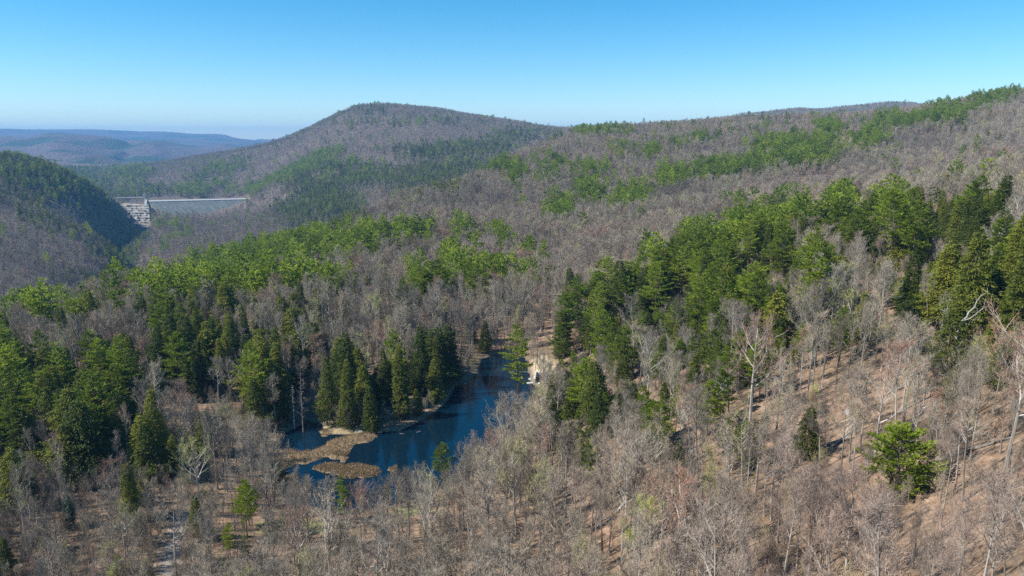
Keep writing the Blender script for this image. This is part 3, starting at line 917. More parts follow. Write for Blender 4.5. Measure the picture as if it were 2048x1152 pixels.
keep = np.ones(len(tx))
for cx, cy_, rx, ry, sh in CLEAR:
    w = np.sqrt(((tpx - cx) / rx) ** 2 + ((tpy - cy_) / ry) ** 2) < 1 + .3 * fbm(tx / 8, ty / 8, 7, 2)
    w &= tdep < 420
    keep = np.where(w, np.minimum(keep, sh), keep)
DAM_A, DAM_B = at(297, 402, 1850), at(506, 397, 2080)
okay &= RNG.random(len(tx)) < keep
# rock cut, embankment and road on the dam stay bare
okay &= ~(in_poly(tpx, tpy - 2, [(240, 396), (300, 392), (302, 415), (304, 482), (284, 474)]) & (ty > 1600) & (ty < 2200))
okay &= ~(in_poly(tpx, tpy, [(297, 396), (500, 392), (500, 402), (470, 425), (420, 436), (330, 434), (310, 428), (300, 410)]) & (ty > 1600) & (ty < 2300))
tx, ty, tz, tpx, tpy, tdep, tsp, dpond = (a[okay] for a in (tx, ty, tz, tpx, tpy, tdep, tsp, dpond))
_cx, _cy, _cd = project(tx, ty, tz + np.where(np.hypot(tx, ty) > 330, 12.0, 8.0))
tk = classify(_cx, _cy, tx, ty, RNG.random(len(tx)))
tr_ = np.hypot(tx, ty)
# ------------------------------------------------------------------ trees one can point to in the photograph
# px, py of the foot, py of the top, kind, width factor, label, category
HERO = [
    (1037, 806, 643, 'pine', 1.0, 'lone tall white pine standing in front of the pond outlet', 0),
    (1238, 652, 543, 'pine', 1.15, 'flat tiered white pine at the low end of the spur', 0),
    (1780, 548, 374, 'pine', 1.2, 'tallest bright green white pine on the spur skyline, broad and tiered', 1),
    (1822, 552, 400, 'pine', 1.1, 'second tall white pine just behind the tallest one on the spur', 0),
    (1790, 1000, 850, 'pine', 1.7, 'low rounded bright green pine alone on the leaf covered slope', 2),
    (884, 962, 880, 'pine', 1.2, 'small light green pine on the near shore of the pond', 2),
    (462, 1120, 1040, 'pine', 1.0, 'small vivid green pine beside the gravel track', 3),
    (495, 1075, 950, 'pine', 1.0, 'loose pale green pine between the gravel track and pond', 0),
    (683, 1050, 948, 'pine', .9, 'thin green pine standing at the near end of the tan islets', 3),
    (1118, 735, 650, 'pine', 1.1, 'green pine beside the sandy bank at the pond outlet', 2),
    (1165, 725, 628, 'pine', 1.1, 'bright pine behind the sandy bank on the spur foot', 1),
    (1310, 640, 525, 'pine', 1.1, 'broad bright pine next along the spur from the flat tiered pine', 2),
    (1360, 610, 492, 'pine', 1.1, 'bushy pine midway up the spur skyline', 0),
    (1495, 560, 425, 'pine', 1.1, 'tall pine in the thick middle clump of the spur', 1),
    (1560, 565, 440, 'pine', 1.1, 'pale green pine at the upper edge of the middle clump', 2),
    (242, 612, 566, 'pine', 1.0, 'isolated bright pine at the edge of the river valley', 0),
    (655, 852, 700, 'hemlock', .8, 'sunlit yellow green hemlock at the head of the knoll', 1),
    (693, 858, 705, 'hemlock', .8, 'slim hemlock second along the knoll shore', 0),
    (742, 862, 765, 'hemlock', 1.0, 'short bushy hemlock at the waterside tip of the knoll', 2),
    (805, 838, 698, 'hemlock', .9, 'dark pointed hemlock in the middle of the knoll', 0),
    (772, 815, 688, 'hemlock', .7, 'narrow dark hemlock rising behind the knoll front row', 1),
    (868, 802, 712, 'hemlock', 1.0, 'dark hemlock at the far end of the knoll', 3),
    (562, 968, 917, 'hemlock', 1.2, 'small yellow green cone shaped hemlock in the flooded corner', 2),
    (512, 858, 745, 'hemlock', 1.1, 'hemlock with a broken crown beside the grey snag', 3),
    (395, 806, 712, 'hemlock', .85, 'thin crowned hemlock alone beside the pinkish clearing', 0),
    (298, 965, 832, 'hemlock', 1.1, 'big dark double crowned hemlock in the left woods clearing', 3),
    (345, 955, 862, 'hemlock', 1.0, 'shaded dark hemlock close against the double crowned one', 0),
    (285, 1012, 955, 'hemlock', 1.2, 'low dark hemlock below the double crowned one', 2),
    (141, 1058, 985, 'spruce', 1.1, 'small bluish grey green spruce in the brushy lower corner', 2),
    (20, 1172, 1062, 'hemlock', 1.1, 'pointed green hemlock cut by the bottom corner of the photo', 1),
    (238, 1165, 1103, 'hemlock', 1.3, 'small olive hemlock at the bottom edge near the track', 2),
    (295, 1175, 1118, 'hemlock', 1.3, 'round topped olive hemlock just in front of the gravel track', 3),
    (1820, 655, 500, 'hemlock', 1.2, 'dense olive hemlock in front of the spur crest', 1),
    (1932, 690, 452, 'hemlock', 1.1, 'tallest dark hemlock behind the forked white snag', 1),
    (1890, 745, 608, 'hemlock', 1.3, 'rounded dark green hemlock below the forked white snag', 3),
    (2035, 690, 428, 'hemlock', 1.1, 'tall hemlock at the right edge of the spur woods', 0),
    (1913, 500, 395, 'hemlock', 1.0, 'pointed olive hemlock on the upper spur, one of a pair', 2),
    (1880, 490, 400, 'hemlock', 1.0, 'slimmer olive hemlock of the pair on the upper spur', 0),
    (1664, 470, 378, 'hemlock', 1.1, 'cone shaped olive tree on the skyline of the spur', 1),
    (1955, 520, 412, 'hemlock', 1.0, 'leaning pointed hemlock beyond the pair on the upper spur', 3),
    (1195, 885, 775, 'hemlock', 1.1, 'dark hemlock on the shore slope above the pond', 3),
    (1245, 790, 665, 'hemlock', .7, 'thin yellow green hemlock column right of the pond', 2),
    (970, 708, 640, 'hemlock', 1.2, 'dark hemlock at the far head of the pond', 1),
    (1140, 860, 760, 'hemlock', 1.0, 'olive hemlock leaning over the pond bank', 0),
    (2000, 985, 600, 'white', 1.1, 'huge pale branched bare tree on the right slope', 6),
    (1622, 815, 610, 'bare', 1.0, 'tall bare tree with pale trunk in front of the spur', 1),
    (1500, 850, 650, 'bare', 1.2, 'wide spreading bare tree among the green saplings', 5),
    (1720, 760, 600, 'bare', 1.0, 'fan shaped bare tree beside the olive hemlock', 3),
    (1560, 1200, 960, 'bare', 1.1, 'leaning dark trunked bare tree at the bottom of the slope', 6),
    (352, 1150, 985, 'bare', 1.2, 'big grey bare tree standing against the gravel track', 5),
    (400, 1010, 880, 'bare', 1.4, 'broad brown crowned bare tree behind the gravel track', 5),
    (462, 812, 722, 'bare', 1.1, 'flat topped bare tree in the pinkish clearing', 2),
    (1640, 940, 790, 'bare', 1.1, 'bare tree with white upper limbs among purple twigs', 0),
    (1880, 1060, 840, 'bare', .8, 'straight thin bare tree in front of the open leaf litter', 1),
]
TREE_MESH = {'pine': (PINE, PINE_H, 'white_pine', 'pine tree'), 'hemlock': (HEM, HEM_H, 'hemlock_tree', 'hemlock tree'), 'bare': (BARE, BARE_H, 'bare_tree', 'bare tree')}
round_pine = white_pine(14, 4.6, clear=.12, step=.8, per=6, tufts=1.5, round_top=True)
spruce = hemlock(12, 2.6, clear=.03, needle=M_hem_blue, **HK)
white_tree = bare_tree(24, 5.2, clear=.42, nl=19, nb=9, nt_=9, ntt=4, rad=.27, limb_mat=M_limb, bark_mat=M_limb, crook=.07, up=.14)


def place(name, meshes, x, y, z, s, w, rot, label, category, group=None):
    e = bpy.data.objects.new(name, None)
    e.empty_display_size = 1
    e.location = (x, y, z); e.rotation_euler = (rr.gauss(0, .035), rr.gauss(0, .035), rot); e.scale = (s * w, s * w, s)
    COL.objects.link(e)
    tag(e, label, category, group)
    for nm, me_ in zip(('trunk', 'crown'), meshes):
        o = bpy.data.objects.new(nm, me_)
        o.parent = e
        COL.objects.link(o)
    return e


hero_xy = []
for px, py, pt, kind, w, label, vi in HERO:
    x, y, z = ray_ground(px, py)
    _, _, dep = project(x, y, z)
    Hm = (py - pt) * math.hypot(dep, 0) / F / CP * 0.99
    hero_xy.append((x, y))
    if kind == 'spruce':
        place('spruce_tree', spruce, x, y, z, Hm / 12, w, rr.uniform(0, 6.28), label, 'spruce tree')
    elif kind == 'white':
        place('bare_tree', white_tree, x, y, z, Hm / 24, w, 2.0, label, 'bare tree')
    elif kind == 'pine' and px == 1790:
        place('white_pine', round_pine, x, y, z, Hm / 14, 1.25, 0.4, label, 'pine tree')
    else:
        V, VH, nm, cat = TREE_MESH[kind]
        place(nm, V[vi], x, y, z, Hm / VH[vi], w, rr.uniform(0, 6.28), label, cat)

# dead trees -----------------------------------------------------------
def snag_spiky():
    tr, br = TB(), TB()
    tp = grow(np.array((0, 0, -1.0)), np.array((0, 0, 1.0)), 19, 7, .3, .03)
    tr.tube(tp, [.26, .22, .2, .17, .13, .1, .06, .02], 6)
    for i in range(70):
        t = .3 + .68 * i / 70
        p, _ = along(tp, t)
        a = rr.uniform(0, 6.28); L = (2.4 - 1.6 * t) * rr.uniform(.5, 1.2)
        d = np.array((math.cos(a), math.sin(a), rr.uniform(-.15, .45)))
        bp = grow(p, d, L, 3, .05, .2)
        br.tube(bp, [.045, .035, .025, .008], 3)
        for _ in range(3):
            q, qd = along(bp, rr.uniform(.3, 1)); br.blade(q, q + unit(qd + .8 * rand_unit()) * .6, .04)
    return tr.mesh('trunk', [M_dead]), br.mesh('branches', [M_dead])


def snag_forked():
    tr, br = TB(), TB()
    tr.tube([(0, 0, -1), (.2, 0, 4), (.5, .2, 8), (1.0, .1, 10)], [.5, .42, .36, .3], 7)
    A = [(1.0, .1, 10), (1.3, .2, 11.6), (2.6, 0, 13.0), (3.1, .2, 14.4), (4.6, .1, 16.0), (5.0, .2, 17.6), (5.9, .1, 19.2), (7.6, 0, 20.4)]
    B = [(1.6, .2, 11.8), (3.2, -.4, 12.6), (4.9, -.6, 14.2), (6.7, -.7, 16.0), (6.9, -.6, 18.0)]
    C = [(.6, .2, 8.6), (-.8, .4, 9.6), (-1.6, .5, 11.6), (-2.7, .6, 12.2), (-3.6, .4, 14.6)]
    D = [(.8, 0, 9.6), (3.0, .5, 10.4), (5.0, .3, 12.2), (6.2, .5, 12.0)]
    E_ = [(-1.2, .4, 10.4), (-4.0, .8, 10.6), (-6.0, .6, 11.8)]
    G_ = [(-2.2, .5, 12), (-3.4, .2, 15), (-3.0, .1, 18)]
    for P_, r in ((A, .30), (B, .19), (C, .2), (D, .14), (E_, .12), (G_, .12)):
        n = len(P_)
        br.tube(P_, [r * (1 - .85 * i / (n - 1)) for i in range(n)], 6)
        for i in range(1, n):
            for _ in range(3):
                q = np.array(P_[i]); d = unit(rand_unit() + (0, 0, .4))
                bp = grow(q, d, rr.uniform(.6, 1.8), 3, .1, .3)
                br.tube(bp, [.05, .04, .03, .01], 3)
    return tr.mesh('trunk', [M_white]), br.mesh('branches', [M_white])


def place_snag(meshes, px, py, s, label, rot=0.0, name='dead_tree'):
    x, y, z = ray_ground(px, py)
    e = bpy.data.objects.new(name, None); COL.objects.link(e)
    e.location = (x, y, z); e.scale = (s, s, s); e.rotation_euler = (0, 0, rot)
    tag(e, label, 'dead tree')
    for nm, me_ in zip(('trunk', 'branches'), meshes):
        o = bpy.data.objects.new(nm, me_); o.parent = e; COL.objects.link(o)
    hero_xy.append((x, y))
    return x, y, z


sp_m = snag_spiky()
place_snag(sp_m, 607, 872, 1.05, 'grey dead conifer with spiky stubs standing in the flooded inlet')
place_snag(sp_m, 590, 862, .75, 'shorter grey dead conifer just left of the spiky one in the inlet', 2.0)
place_snag(snag_forked(), 1905, 722, .68, 'bleached white forked dead tree in front of the dark hemlocks')

# keep a little room round the hero trees
ok2 = np.ones(len(tx), bool)
for hx, hy in hero_xy:
    rr_h = math.hypot(hx, hy)
    ok2 &= np.hypot(tx - hx, ty - hy) > 2.6
    # nothing tall right in front of the big ones
# short stems in front of the pond so that the water shows as in the photograph
SHARE = SHARE[ok2]
tx, ty, tz, tpx, tpy, tdep, tsp, dpond, tk, tr_ = (a[ok2] for a in (tx, ty, tz, tpx, tpy, tdep, tsp, dpond, tk, tr_))

var = RNG.integers(0, 1000, len(tx))
base_h = np.zeros(len(tx))
is_near = tr_ < 330
for kk, (nh, fh) in enumerate(((BARE_H, BARE_FH), (PINE_H, PINE_FH), (HEM_H, HEM_FH))):
    for flag, hh in ((True, nh), (False, fh)):
        q = (tk == kk) & (is_near == flag)
        var[q] = var[q] % len(hh)
        base_h[q] = np.array(hh)[var[q]]
scl = RNG.uniform(.6, 1.15, len(tx))
scl = np.where((tk == 0) & is_near & (SHARE > .4), scl * .78, scl)
scl = np.where((tk == 0) & is_near, scl * 1.02, scl)
scl = np.where(tk == 1, RNG.uniform(.8, 1.15, len(tx)), scl)
scl = np.where(tk == 2, RNG.uniform(.55, 1.18, len(tx)), scl)
scl = np.where((tk == 1) & (tr_ > 330) & (tr_ <= 1200), scl * 1.12, scl)
scl = np.where((tk == 0) & (tr_ > 330) & (tr_ <= 1200) & (SHARE > .35), scl * .75, scl)
scl = np.where((tk > 0) & (tr_ > 1200), scl * 1.12, scl)
scl = np.where((tk == 0) & (tr_ > 1200), scl * .88, scl)
scl *= np.where(tr_ > 1900, 1.0, 1.0)
low = (tpx > 1280) & (tpx < 1700) & (tpy > 720) & (tpy < 1060)
scl = np.where(low & (tk > 0), scl * .6, np.where(low, scl * .85, scl))
low = (tpx > 430) & (tpx < 740) & (tpy > 1000) & (tk > 0)
scl = np.where(low, scl * .6, scl)
# the view line from the camera to the pond: trees whose tops would cover open water are lower there
toppy = project(tx, ty, tz + base_h * scl)[1]
OPEN = [(960, 720), (1015, 712), (1062, 765), (1045, 800), (1015, 815), (975, 850), (905, 905), (855, 935), (800, 950), (740, 958), (660, 955), (610, 940), (585, 925), (575, 900), (640, 850), (660, 870), (760, 872), (840, 850), (900, 800)]
for _ in range(9):
    cover = np.zeros(len(tx), bool)
    for fr in (1.0, .85, .65):
        q1, q2, _d = project(tx, ty, tz + base_h * scl * fr)
        cover |= in_poly(q1, q2, OPEN)
    cover &= (tr_ < 330) & ~in_poly(tpx, tpy, OPEN) & (tpy > 850)
    scl = np.where(cover, scl * .82, scl)
for px, py, pt, kind, w, label, vi in HERO:
    hx, hy, hz_ = ray_ground(px, py)
    hd = math.hypot(hx, hy)
    half = (py - pt) * (.26 if kind != 'white' else .3) + 4
    for _ in range(6):
        cover = np.zeros(len(tx), bool)
        for fr in (1.0, .8, .6):
            q1, q2, _d = project(tx, ty, tz + base_h * scl * fr)
            cover |= (np.abs(q1 - px) < half) & (q2 < py - (py - pt) * .12) & (q2 > pt - 5)
        cover &= (tr_ < hd) & (tr_ > hd - 90) & is_near
        scl = np.where(cover, scl * .8, scl)
scrub = (tk == 0) & is_near & (tpx < 420) & (tpy > 940)
scl = np.where(scrub, scl * .68, scl)
drop = (scl * base_h < 4.0) & is_near
sel = ~drop
tx, ty, tz, tpx, tpy, tdep, tsp, dpond, tk, tr_, var, base_h, scl, is_near = (a[sel] for a in (tx, ty, tz, tpx, tpy, tdep, tsp, dpond, tk, tr_, var, base_h, scl, is_near))
rotz = RNG.uniform(0, 6.283, len(tx))
wid = RNG.uniform(.82, 1.3, len(tx))
wid = np.where(tk == 2, RNG.uniform(.78, 1.5, len(tx)), wid)
wid = np.where(tsp > 9, wid * 1.3, wid)
wid = np.where((tsp > 9) & (tk > 0), wid * 1.1, wid)

# ------------------------------------------------------------------ individuals: the 300 of each kind that show largest
LAND = [(1037, 806, 'lone tall pine by the pond'), (655, 852, 'sunlit hemlock on the knoll'), (868, 802, 'far end of the knoll'), (607, 872, 'spiky grey snag in the inlet'),
        (1905, 722, 'forked white snag'), (1790, 1000, 'low rounded pine'), (2000, 985, 'huge pale bare tree'), (1780, 548, 'tallest pine on the spur'), (1495, 560, 'tall pine in the spur clump'),
        (1238, 652, 'flat tiered pine of the spur'), (395, 806, 'pinkish clearing'), (298, 965, 'double crowned dark hemlock'), (141, 1058, 'small bluish spruce'), (370, 1080, 'grey gravel track'),
        (690, 942, 'tan islets'), (884, 962, 'small light pine on the shore'), (1195, 885, 'dark hemlock above the pond bank'), (970, 708, 'far head of the pond'), (1435, 775, 'grey boulder on the slope'),
        (1090, 735, 'sandy bank at the outlet'), (20, 1172, 'hemlock in the bottom corner'), (460, 1120, 'vivid green pine by the track'), (242, 612, 'isolated pine at the valley edge'), (1622, 815, 'tall pale trunk below the spur'),
        (1100, 1090, 'middle of the bottom woods'), (1350, 1080, 'bottom woods under the boulder'), (1560, 1180, 'leaning dark trunk'), (820, 1080, 'pond side brush at the bottom'), (200, 760, 'dark hemlock woods'), (530, 590, 'band of bright pines'),
        (955, 570, 'pine clump beyond the pond'), (1110, 620, 'brown slope above the outlet'), (1300, 860, 'shore slope beside the boulder'), (1700, 880, 'pale leaf litter opening'), (1940, 520, 'hemlocks of the upper spur'),
        (750, 640, 'bare woods behind the knoll'), (560, 1060, 'grassy strip by the pond'), (60, 900, 'left edge of the dark woods'), (1480, 960, 'green saplings on the slope')]
LXY = np.array([ray_ground(a, b)[:2] for a, b, _ in LAND])
ORD = ['nearest', 'second nearest', 'third nearest', 'fourth nearest', 'fifth nearest', 'sixth nearest', 'seventh nearest', 'eighth nearest', 'ninth nearest', 'tenth nearest', 'eleventh nearest', 'twelfth nearest',
       'thirteenth nearest', 'fourteenth nearest', 'fifteenth nearest', 'sixteenth nearest', 'seventeenth nearest', 'eighteenth nearest', 'nineteenth nearest', 'twentieth nearest']
ORD += [o_ + ' nearest' for o_ in ('twenty-first', 'twenty-second', 'twenty-third', 'twenty-fourth', 'twenty-fifth', 'twenty-sixth', 'twenty-seventh', 'twenty-eighth', 'twenty-ninth', 'thirtieth', 'thirty-first', 'thirty-second')] + ['outlying'] * 60
single = np.zeros(len(tx), bool)
show = base_h * scl / tdep
_, tpt, _ = project(tx, ty, tz + base_h * scl)
inside = (tpx > -20) & (tpx < 2068) & (tpt < 1150) & (tpy > 0)
n_hero = {1: sum(h[3] == 'pine' for h in HERO), 2: sum(h[3] in ('hemlock',) for h in HERO), 0: sum(h[3] in ('bare', 'white') for h in HERO)}
NAMES = {0: ('bare_tree', 'bare tree', 'leafless trees of the valley woods'), 1: ('white_pine', 'pine tree', 'white pines of the valley woods'), 2: ('hemlock_tree', 'hemlock tree', 'hemlocks of the valley woods')}
WORDS = {0: ('tall grey leafless tree', 'grey brown leafless tree', 'short thin leafless tree'), 1: ('tall bright green pine', 'bright green tiered pine', 'short green pine'),
         2: ('tall dark green hemlock', 'olive green pointed hemlock', 'small dark hemlock')}
for kk, lim in ((0, 298), (1, 290), (2, 290)):
    cand = np.nonzero((tk == kk) & inside & is_near)[0]
    cand = cand[np.argsort(-show[cand])][:lim - n_hero[kk]]
    single[cand] = True
    bins_ = {}
    for i in cand:
        dd = np.hypot(LXY[:, 0] - tx[i], LXY[:, 1] - ty[i])
        li = int(np.argmin(dd))
        vx, vy = tx[i] - LXY[li, 0], ty[i] - LXY[li, 1]
        side = ('right of' if vx > 0 else 'left of') if abs(vx) > abs(vy) else ('behind' if vy > 0 else 'in front of')
        hm = base_h[i] * scl[i]
        sz = 0 if hm > (17 if kk else 16.5) else (1 if hm > (12.5 if kk else 13) else 2)
        bins_.setdefault((li, side, sz), []).append((dd[li], i))
    for (li, side, sz), lst in bins_.items():
        lst.sort()
        for n_, (_d, i) in enumerate(lst):
            nm, cat, grp = NAMES[kk]
            pre = f'{ORD[n_]} ' if len(lst) > 1 else ''
            label = f'{pre}{WORDS[kk][sz]} {side} the {LAND[li][2]}'
            V = (BARE, PINE, HEM)[kk]
            place(nm, V[var[i]], tx[i], ty[i], tz[i], scl[i], wid[i], rotz[i], label, cat, grp)

# one far tree of each build also stands by itself; the woods beyond repeat them
def far_single(meshes, k, fi, hname, label, cat):
    q = np.nonzero((tk == k) & ~is_near & (var == fi) & (tpx > 200) & (tpx < 1900) & (tr_ > 380) & (tr_ < 700))[0]
    i = q[np.argmax(show[q])] if len(q) else 0
    single[i] = True
    e = place(hname, meshes, tx[i], ty[i], tz[i], scl[i], wid[i], rotz[i], label, cat)
    return [c for c in e.children]


far_obs = {0: [far_single(BARE_F[0], 0, 0, 'bare_tree', 'roundish leafless tree on the brown slope well beyond the pond', 'bare tree'),
               far_single(BARE_F[1], 0, 1, 'bare_tree', 'high crowned leafless tree on the slope well beyond the pond', 'bare tree'),
               far_single(BARE_F[2], 0, 2, 'bare_tree', 'low wide leafless tree on the slope well beyond the pond', 'bare tree')],
           1: [far_single(PINE_F[0], 1, 0, 'white_pine', 'broad bright pine at the near edge of the distant pine band', 'pine tree'),
               far_single(PINE_F[1], 1, 1, 'white_pine', 'tallest narrow pine at the near edge of the distant pine band', 'pine tree'),
               far_single(PINE_F[2], 1, 2, 'white_pine', 'round topped pine at the near edge of the distant pine band', 'pine tree')],
           2: [far_single(HEM_F[0], 2, 0, 'hemlock_tree', 'cone shaped dark hemlock in the woods beyond the clearing', 'hemlock tree'),
               far_single(HEM_F[1], 2, 1, 'hemlock_tree', 'ragged wide dark hemlock in the woods beyond the clearing', 'hemlock tree')]}
near_obs = {}
for kk, V in ((0, BARE), (1, PINE), (2, HEM)):
    near_obs[kk] = []
    for pr in V:
        a = next(o for o in bpy.data.objects if o.data == pr[0]); b_ = next(o for o in bpy.data.objects if o.data == pr[1])
        near_obs[kk].append([a, b_])


def instance_group(pairs):
    ng = bpy.data.node_groups.new('woods', 'GeometryNodeTree')
    ng.interface.new_socket('Geometry', in_out='INPUT', socket_type='NodeSocketGeometry')
    ng.interface.new_socket('Geometry', in_out='OUTPUT', socket_type='NodeSocketGeometry')
    gi = ng.nodes.new('NodeGroupInput'); go = ng.nodes.new('NodeGroupOutput')
    allj = ng.nodes.new('GeometryNodeJoinGeometry')
    for pair in pairs:
        j = ng.nodes.new('GeometryNodeJoinGeometry')
        for o in pair:
            oi = ng.nodes.new('GeometryNodeObjectInfo')
            oi.transform_space = 'ORIGINAL'
            oi.inputs['Object'].default_value = o
            ng.links.new(oi.outputs['Geometry'], j.inputs[0])
        g2 = ng.nodes.new('GeometryNodeGeometryToInstance')
        ng.links.new(j.outputs[0], g2.inputs[0])
        ng.links.new(g2.outputs[0], allj.inputs[0])
    ip = ng.nodes.new('GeometryNodeInstanceOnPoints')
    ip.inputs['Pick Instance'].default_value = True

    def attr(nm, t):
        n = ng.nodes.new('GeometryNodeInputNamedAttribute'); n.data_type = t; n.inputs['Name'].default_value = nm
        return n.outputs[0]
    ng.links.new(gi.outputs[0], ip.inputs['Points'])
    ng.links.new(allj.outputs[0], ip.inputs['Instance'])
    ng.links.new(attr('variant', 'INT'), ip.inputs['Instance Index'])
    e2r = ng.nodes.new('FunctionNodeEulerToRotation')
    ng.links.new(attr('turn', 'FLOAT_VECTOR'), e2r.inputs[0])
    ng.links.new(e2r.outputs[0], ip.inputs['Rotation'])
    ng.links.new(attr('size', 'FLOAT_VECTOR'), ip.inputs['Scale'])
    ng.links.new(ip.outputs[0], go.inputs[0])
    return ng


def woods(name, label, pairs, x, y, z, turn, size, variant):
    me_ = bpy.data.meshes.new(name)
    me_.vertices.add(len(x))
    me_.vertices.foreach_set('co', np.stack([x, y, z], 1).astype(np.float32).ravel())
    a = me_.attributes.new('turn', 'FLOAT_VECTOR', 'POINT'); a.data.foreach_set('vector', turn.astype(np.float32).ravel())
    a = me_.attributes.new('size', 'FLOAT_VECTOR', 'POINT'); a.data.foreach_set('vector', size.astype(np.float32).ravel())
    a = me_.attributes.new('variant', 'INT', 'POINT'); a.data.foreach_set('value', variant.astype(np.int32))
    o = link(bpy.data.objects.new(name, me_))
    tag(o, label, kind='stuff')
    md = o.modifiers.new('woods', 'NODES')
    md.node_group = instance_group(pairs)
    return o


def woods_from(name, label, pairs, q, wf=1.0):
    n = q.sum()
    t = np.stack([RNG.normal(0, .03, n), RNG.normal(0, .03, n), rotz[q]], 1)
    s = np.stack([scl[q] * wid[q] * wf, scl[q] * wid[q] * wf, scl[q]], 1)
    return woods(name, label, pairs, tx[q], ty[q], tz[q], t, s, var[q])


woods_from('near_leafless_forest', 'remaining leafless trees filling the near valley woods', near_obs[0], (tk == 0) & is_near & ~single)
for kk, nm in ((1, 'near_pine_forest'), (2, 'near_hemlock_forest')):
    q = (tk == kk) & is_near & ~single
    if q.sum():
        woods_from(nm, 'remaining evergreens of the near woods', near_obs[kk], q)
woods_from('leafless_forest', 'grey brown leafless forest covering the far slopes and mountain', far_obs[0], (tk == 0) & ~is_near & ~single)
woods_from('pine_forest', 'bands of bright green white pines on the far slopes', far_obs[1], (tk == 1) & ~is_near & ~single)
woods_from('hemlock_forest', 'dark hemlock patches on the far slopes and mountain', far_obs[2], (tk == 2) & ~is_near & ~single)
print('TREES', len(tx), 'near', [(int(((tk == k) & is_near).sum())) for k in range(3)], 'single', int(single.sum()))

# brush: bare shrubs under and between the trees -------------------------
n = 20000
bx = RNG.uniform(-1, 1, n); by = 60 + 260 * RNG.random(n) ** .7; bx = bx * by * .85
bz = height(bx, by)
bd = poly_dist(bx, by, POND) * np.where(in_poly(bx, by, POND), -1, 1)
bp_x, bp_y, _ = project(bx, by, bz)
dens = .30 + .35 * (fbm(bx / 25, by / 25, 77, 3)) + .7 * ((bp_x < 430) & (bp_y > 860)) + .3 * ((bd > 0) & (bd < 7))
dens = np.where(bp_x > 500, dens * .75, dens)
dens = np.where((bp_x > 1780) & (bp_y > 780) & (bp_y < 1000), .3, dens)
q = (bd > .4) & (RNG.random(n) < dens) & ~((poly_dist(bx, by, ROAD) < .6) | in_poly(bx, by, ROAD)) & ~in_poly(bp_x, bp_y, [(1055, 700), (1120, 700), (1120, 775), (1055, 775)])
bx, by, bz = bx[q], by[q], bz[q]
bush_pairs = []
for k_, (mm, px, py, lab) in enumerate(((BUSH[0], 95, 1100, 'rounded yellowish shrub in the brushy lower corner'), (BUSH[1], 165, 985, 'upright bare sapling in the brushy lower corner'))):
    x, y, z = ray_ground(px, py)
    e = place('bare_shrub', mm, x, y, z, 1.0, 1.0, 0, lab, 'shrub')
    bush_pairs.append(list(e.children))
m_ = len(bx)
sz = RNG.uniform(.35, 1.1, m_)
woods('undergrowth', 'thin bare shrubs and saplings under the near trees', bush_pairs, bx, by, bz, np.stack([RNG.normal(0, .08, m_), RNG.normal(0, .08, m_), RNG.uniform(0, 6.28, m_)], 1),
      np.stack([sz * RNG.uniform(.8, 1.3, m_)] * 2 + [sz], 1), RNG.integers(0, 2, m_))

# ------------------------------------------------------------------ small things on the ground
m, nt, b = mat('weathered_granite')
tc = N(nt, 'ShaderNodeTexCoord'); no = N(nt, 'ShaderNodeTexNoise', i_Scale=1.4, i_Detail=8.0, i_Roughness=.7)
nt.links.new(tc.outputs['Object'], no.inputs['Vector'])
nt.links.new(ramp(nt, [(.3, (.16, .155, .145)), (.5, (.33, .32, .30)), (.7, (.48, .47, .44))], no.outputs[0]).outputs[0], b.inputs['Base Color'])
bu = N(nt, 'ShaderNodeBump', i_Strength=.7, i_Distance=.1); nt.links.new(no.outputs[0], bu.inputs['Height']); nt.links.new(bu.outputs[0], b.inputs['Normal'])
M_rock = m
m, nt, b = mat('weathered_concrete')
tc = N(nt, 'ShaderNodeTexCoord'); no = N(nt, 'ShaderNodeTexNoise', i_Scale=.9, i_Detail=6.0)
nt.links.new(tc.outputs['Object'], no.inputs['Vector'])
nt.links.new(ramp(nt, [(.3, (.38, .37, .35)), (.7, (.62, .61, .58))], no.outputs[0]).outputs[0], b.inputs['Base Color'])
M_conc = m


def boulder_mesh(seed, squash=.6):
    import bmesh
    bm = bmesh.new()
    bmesh.ops.create_icosphere(bm, subdivisions=3, radius=1.0)
    r_ = random.Random(seed)
    pl = [(Vector((r_.uniform(-1, 1), r_.uniform(-1, 1), r_.uniform(-.2, 1))).normalized(), r_.uniform(.6, .9)) for _ in range(9)]
    for v in bm.verts:
        for nrm, dist in pl:
            e = v.co.dot(nrm) - dist
            if e > 0: v.co -= nrm * e * .9
        v.co *= 1 + .04 * r_.uniform(-1, 1)
        v.co.z *= squash
    me_ = bpy.data.meshes.new('boulder'); bm.to_mesh(me_); bm.free()
    me_.materials.append(M_rock)
    return me_


bm_ = [boulder_mesh(i) for i in (1, 2, 3, 4)]
for i, (px, py, s, lab) in enumerate([
        (1437, 778, 4.2, 'largest rounded grey boulder among the trees on the slope'), (1398, 792, 2.0, 'smaller grey boulder beside the largest one on the slope'), (1545, 640, 1.8, 'grey boulder at the foot of the spur trees'),
        (930, 770, .9, 'flat pale rock at the far shore of the pond'), (1060, 760, 1.0, 'pale rock left of the outlet wall'), (722, 866, .8, 'pale rock at the tip of the knoll shore'), (1245, 935, 1.3, 'grey rock in the shore slope woods'),
        (640, 795, 2.2, 'dark grey rock ledge behind the spiky snag'), (330, 800, 1.4, 'grey rock at the back of the pinkish clearing'), (1700, 830, 1.1, 'grey rock in the pale leaf litter opening'), (1087, 722, .9, 'tan rock on top of the sandy bank'),
        (1390, 905, 1.2, 'grey rock low on the slope under saplings')]):
    x, y, z = ray_ground(px, py)
    o = link(bpy.data.objects.new('boulder', bm_[i % 4]))
    o.location = (x, y, z + s * .1); o.scale = (s, s * .8, s); o.rotation_euler = (0, 0, i * 1.3)
    tag(o, lab, 'boulder')

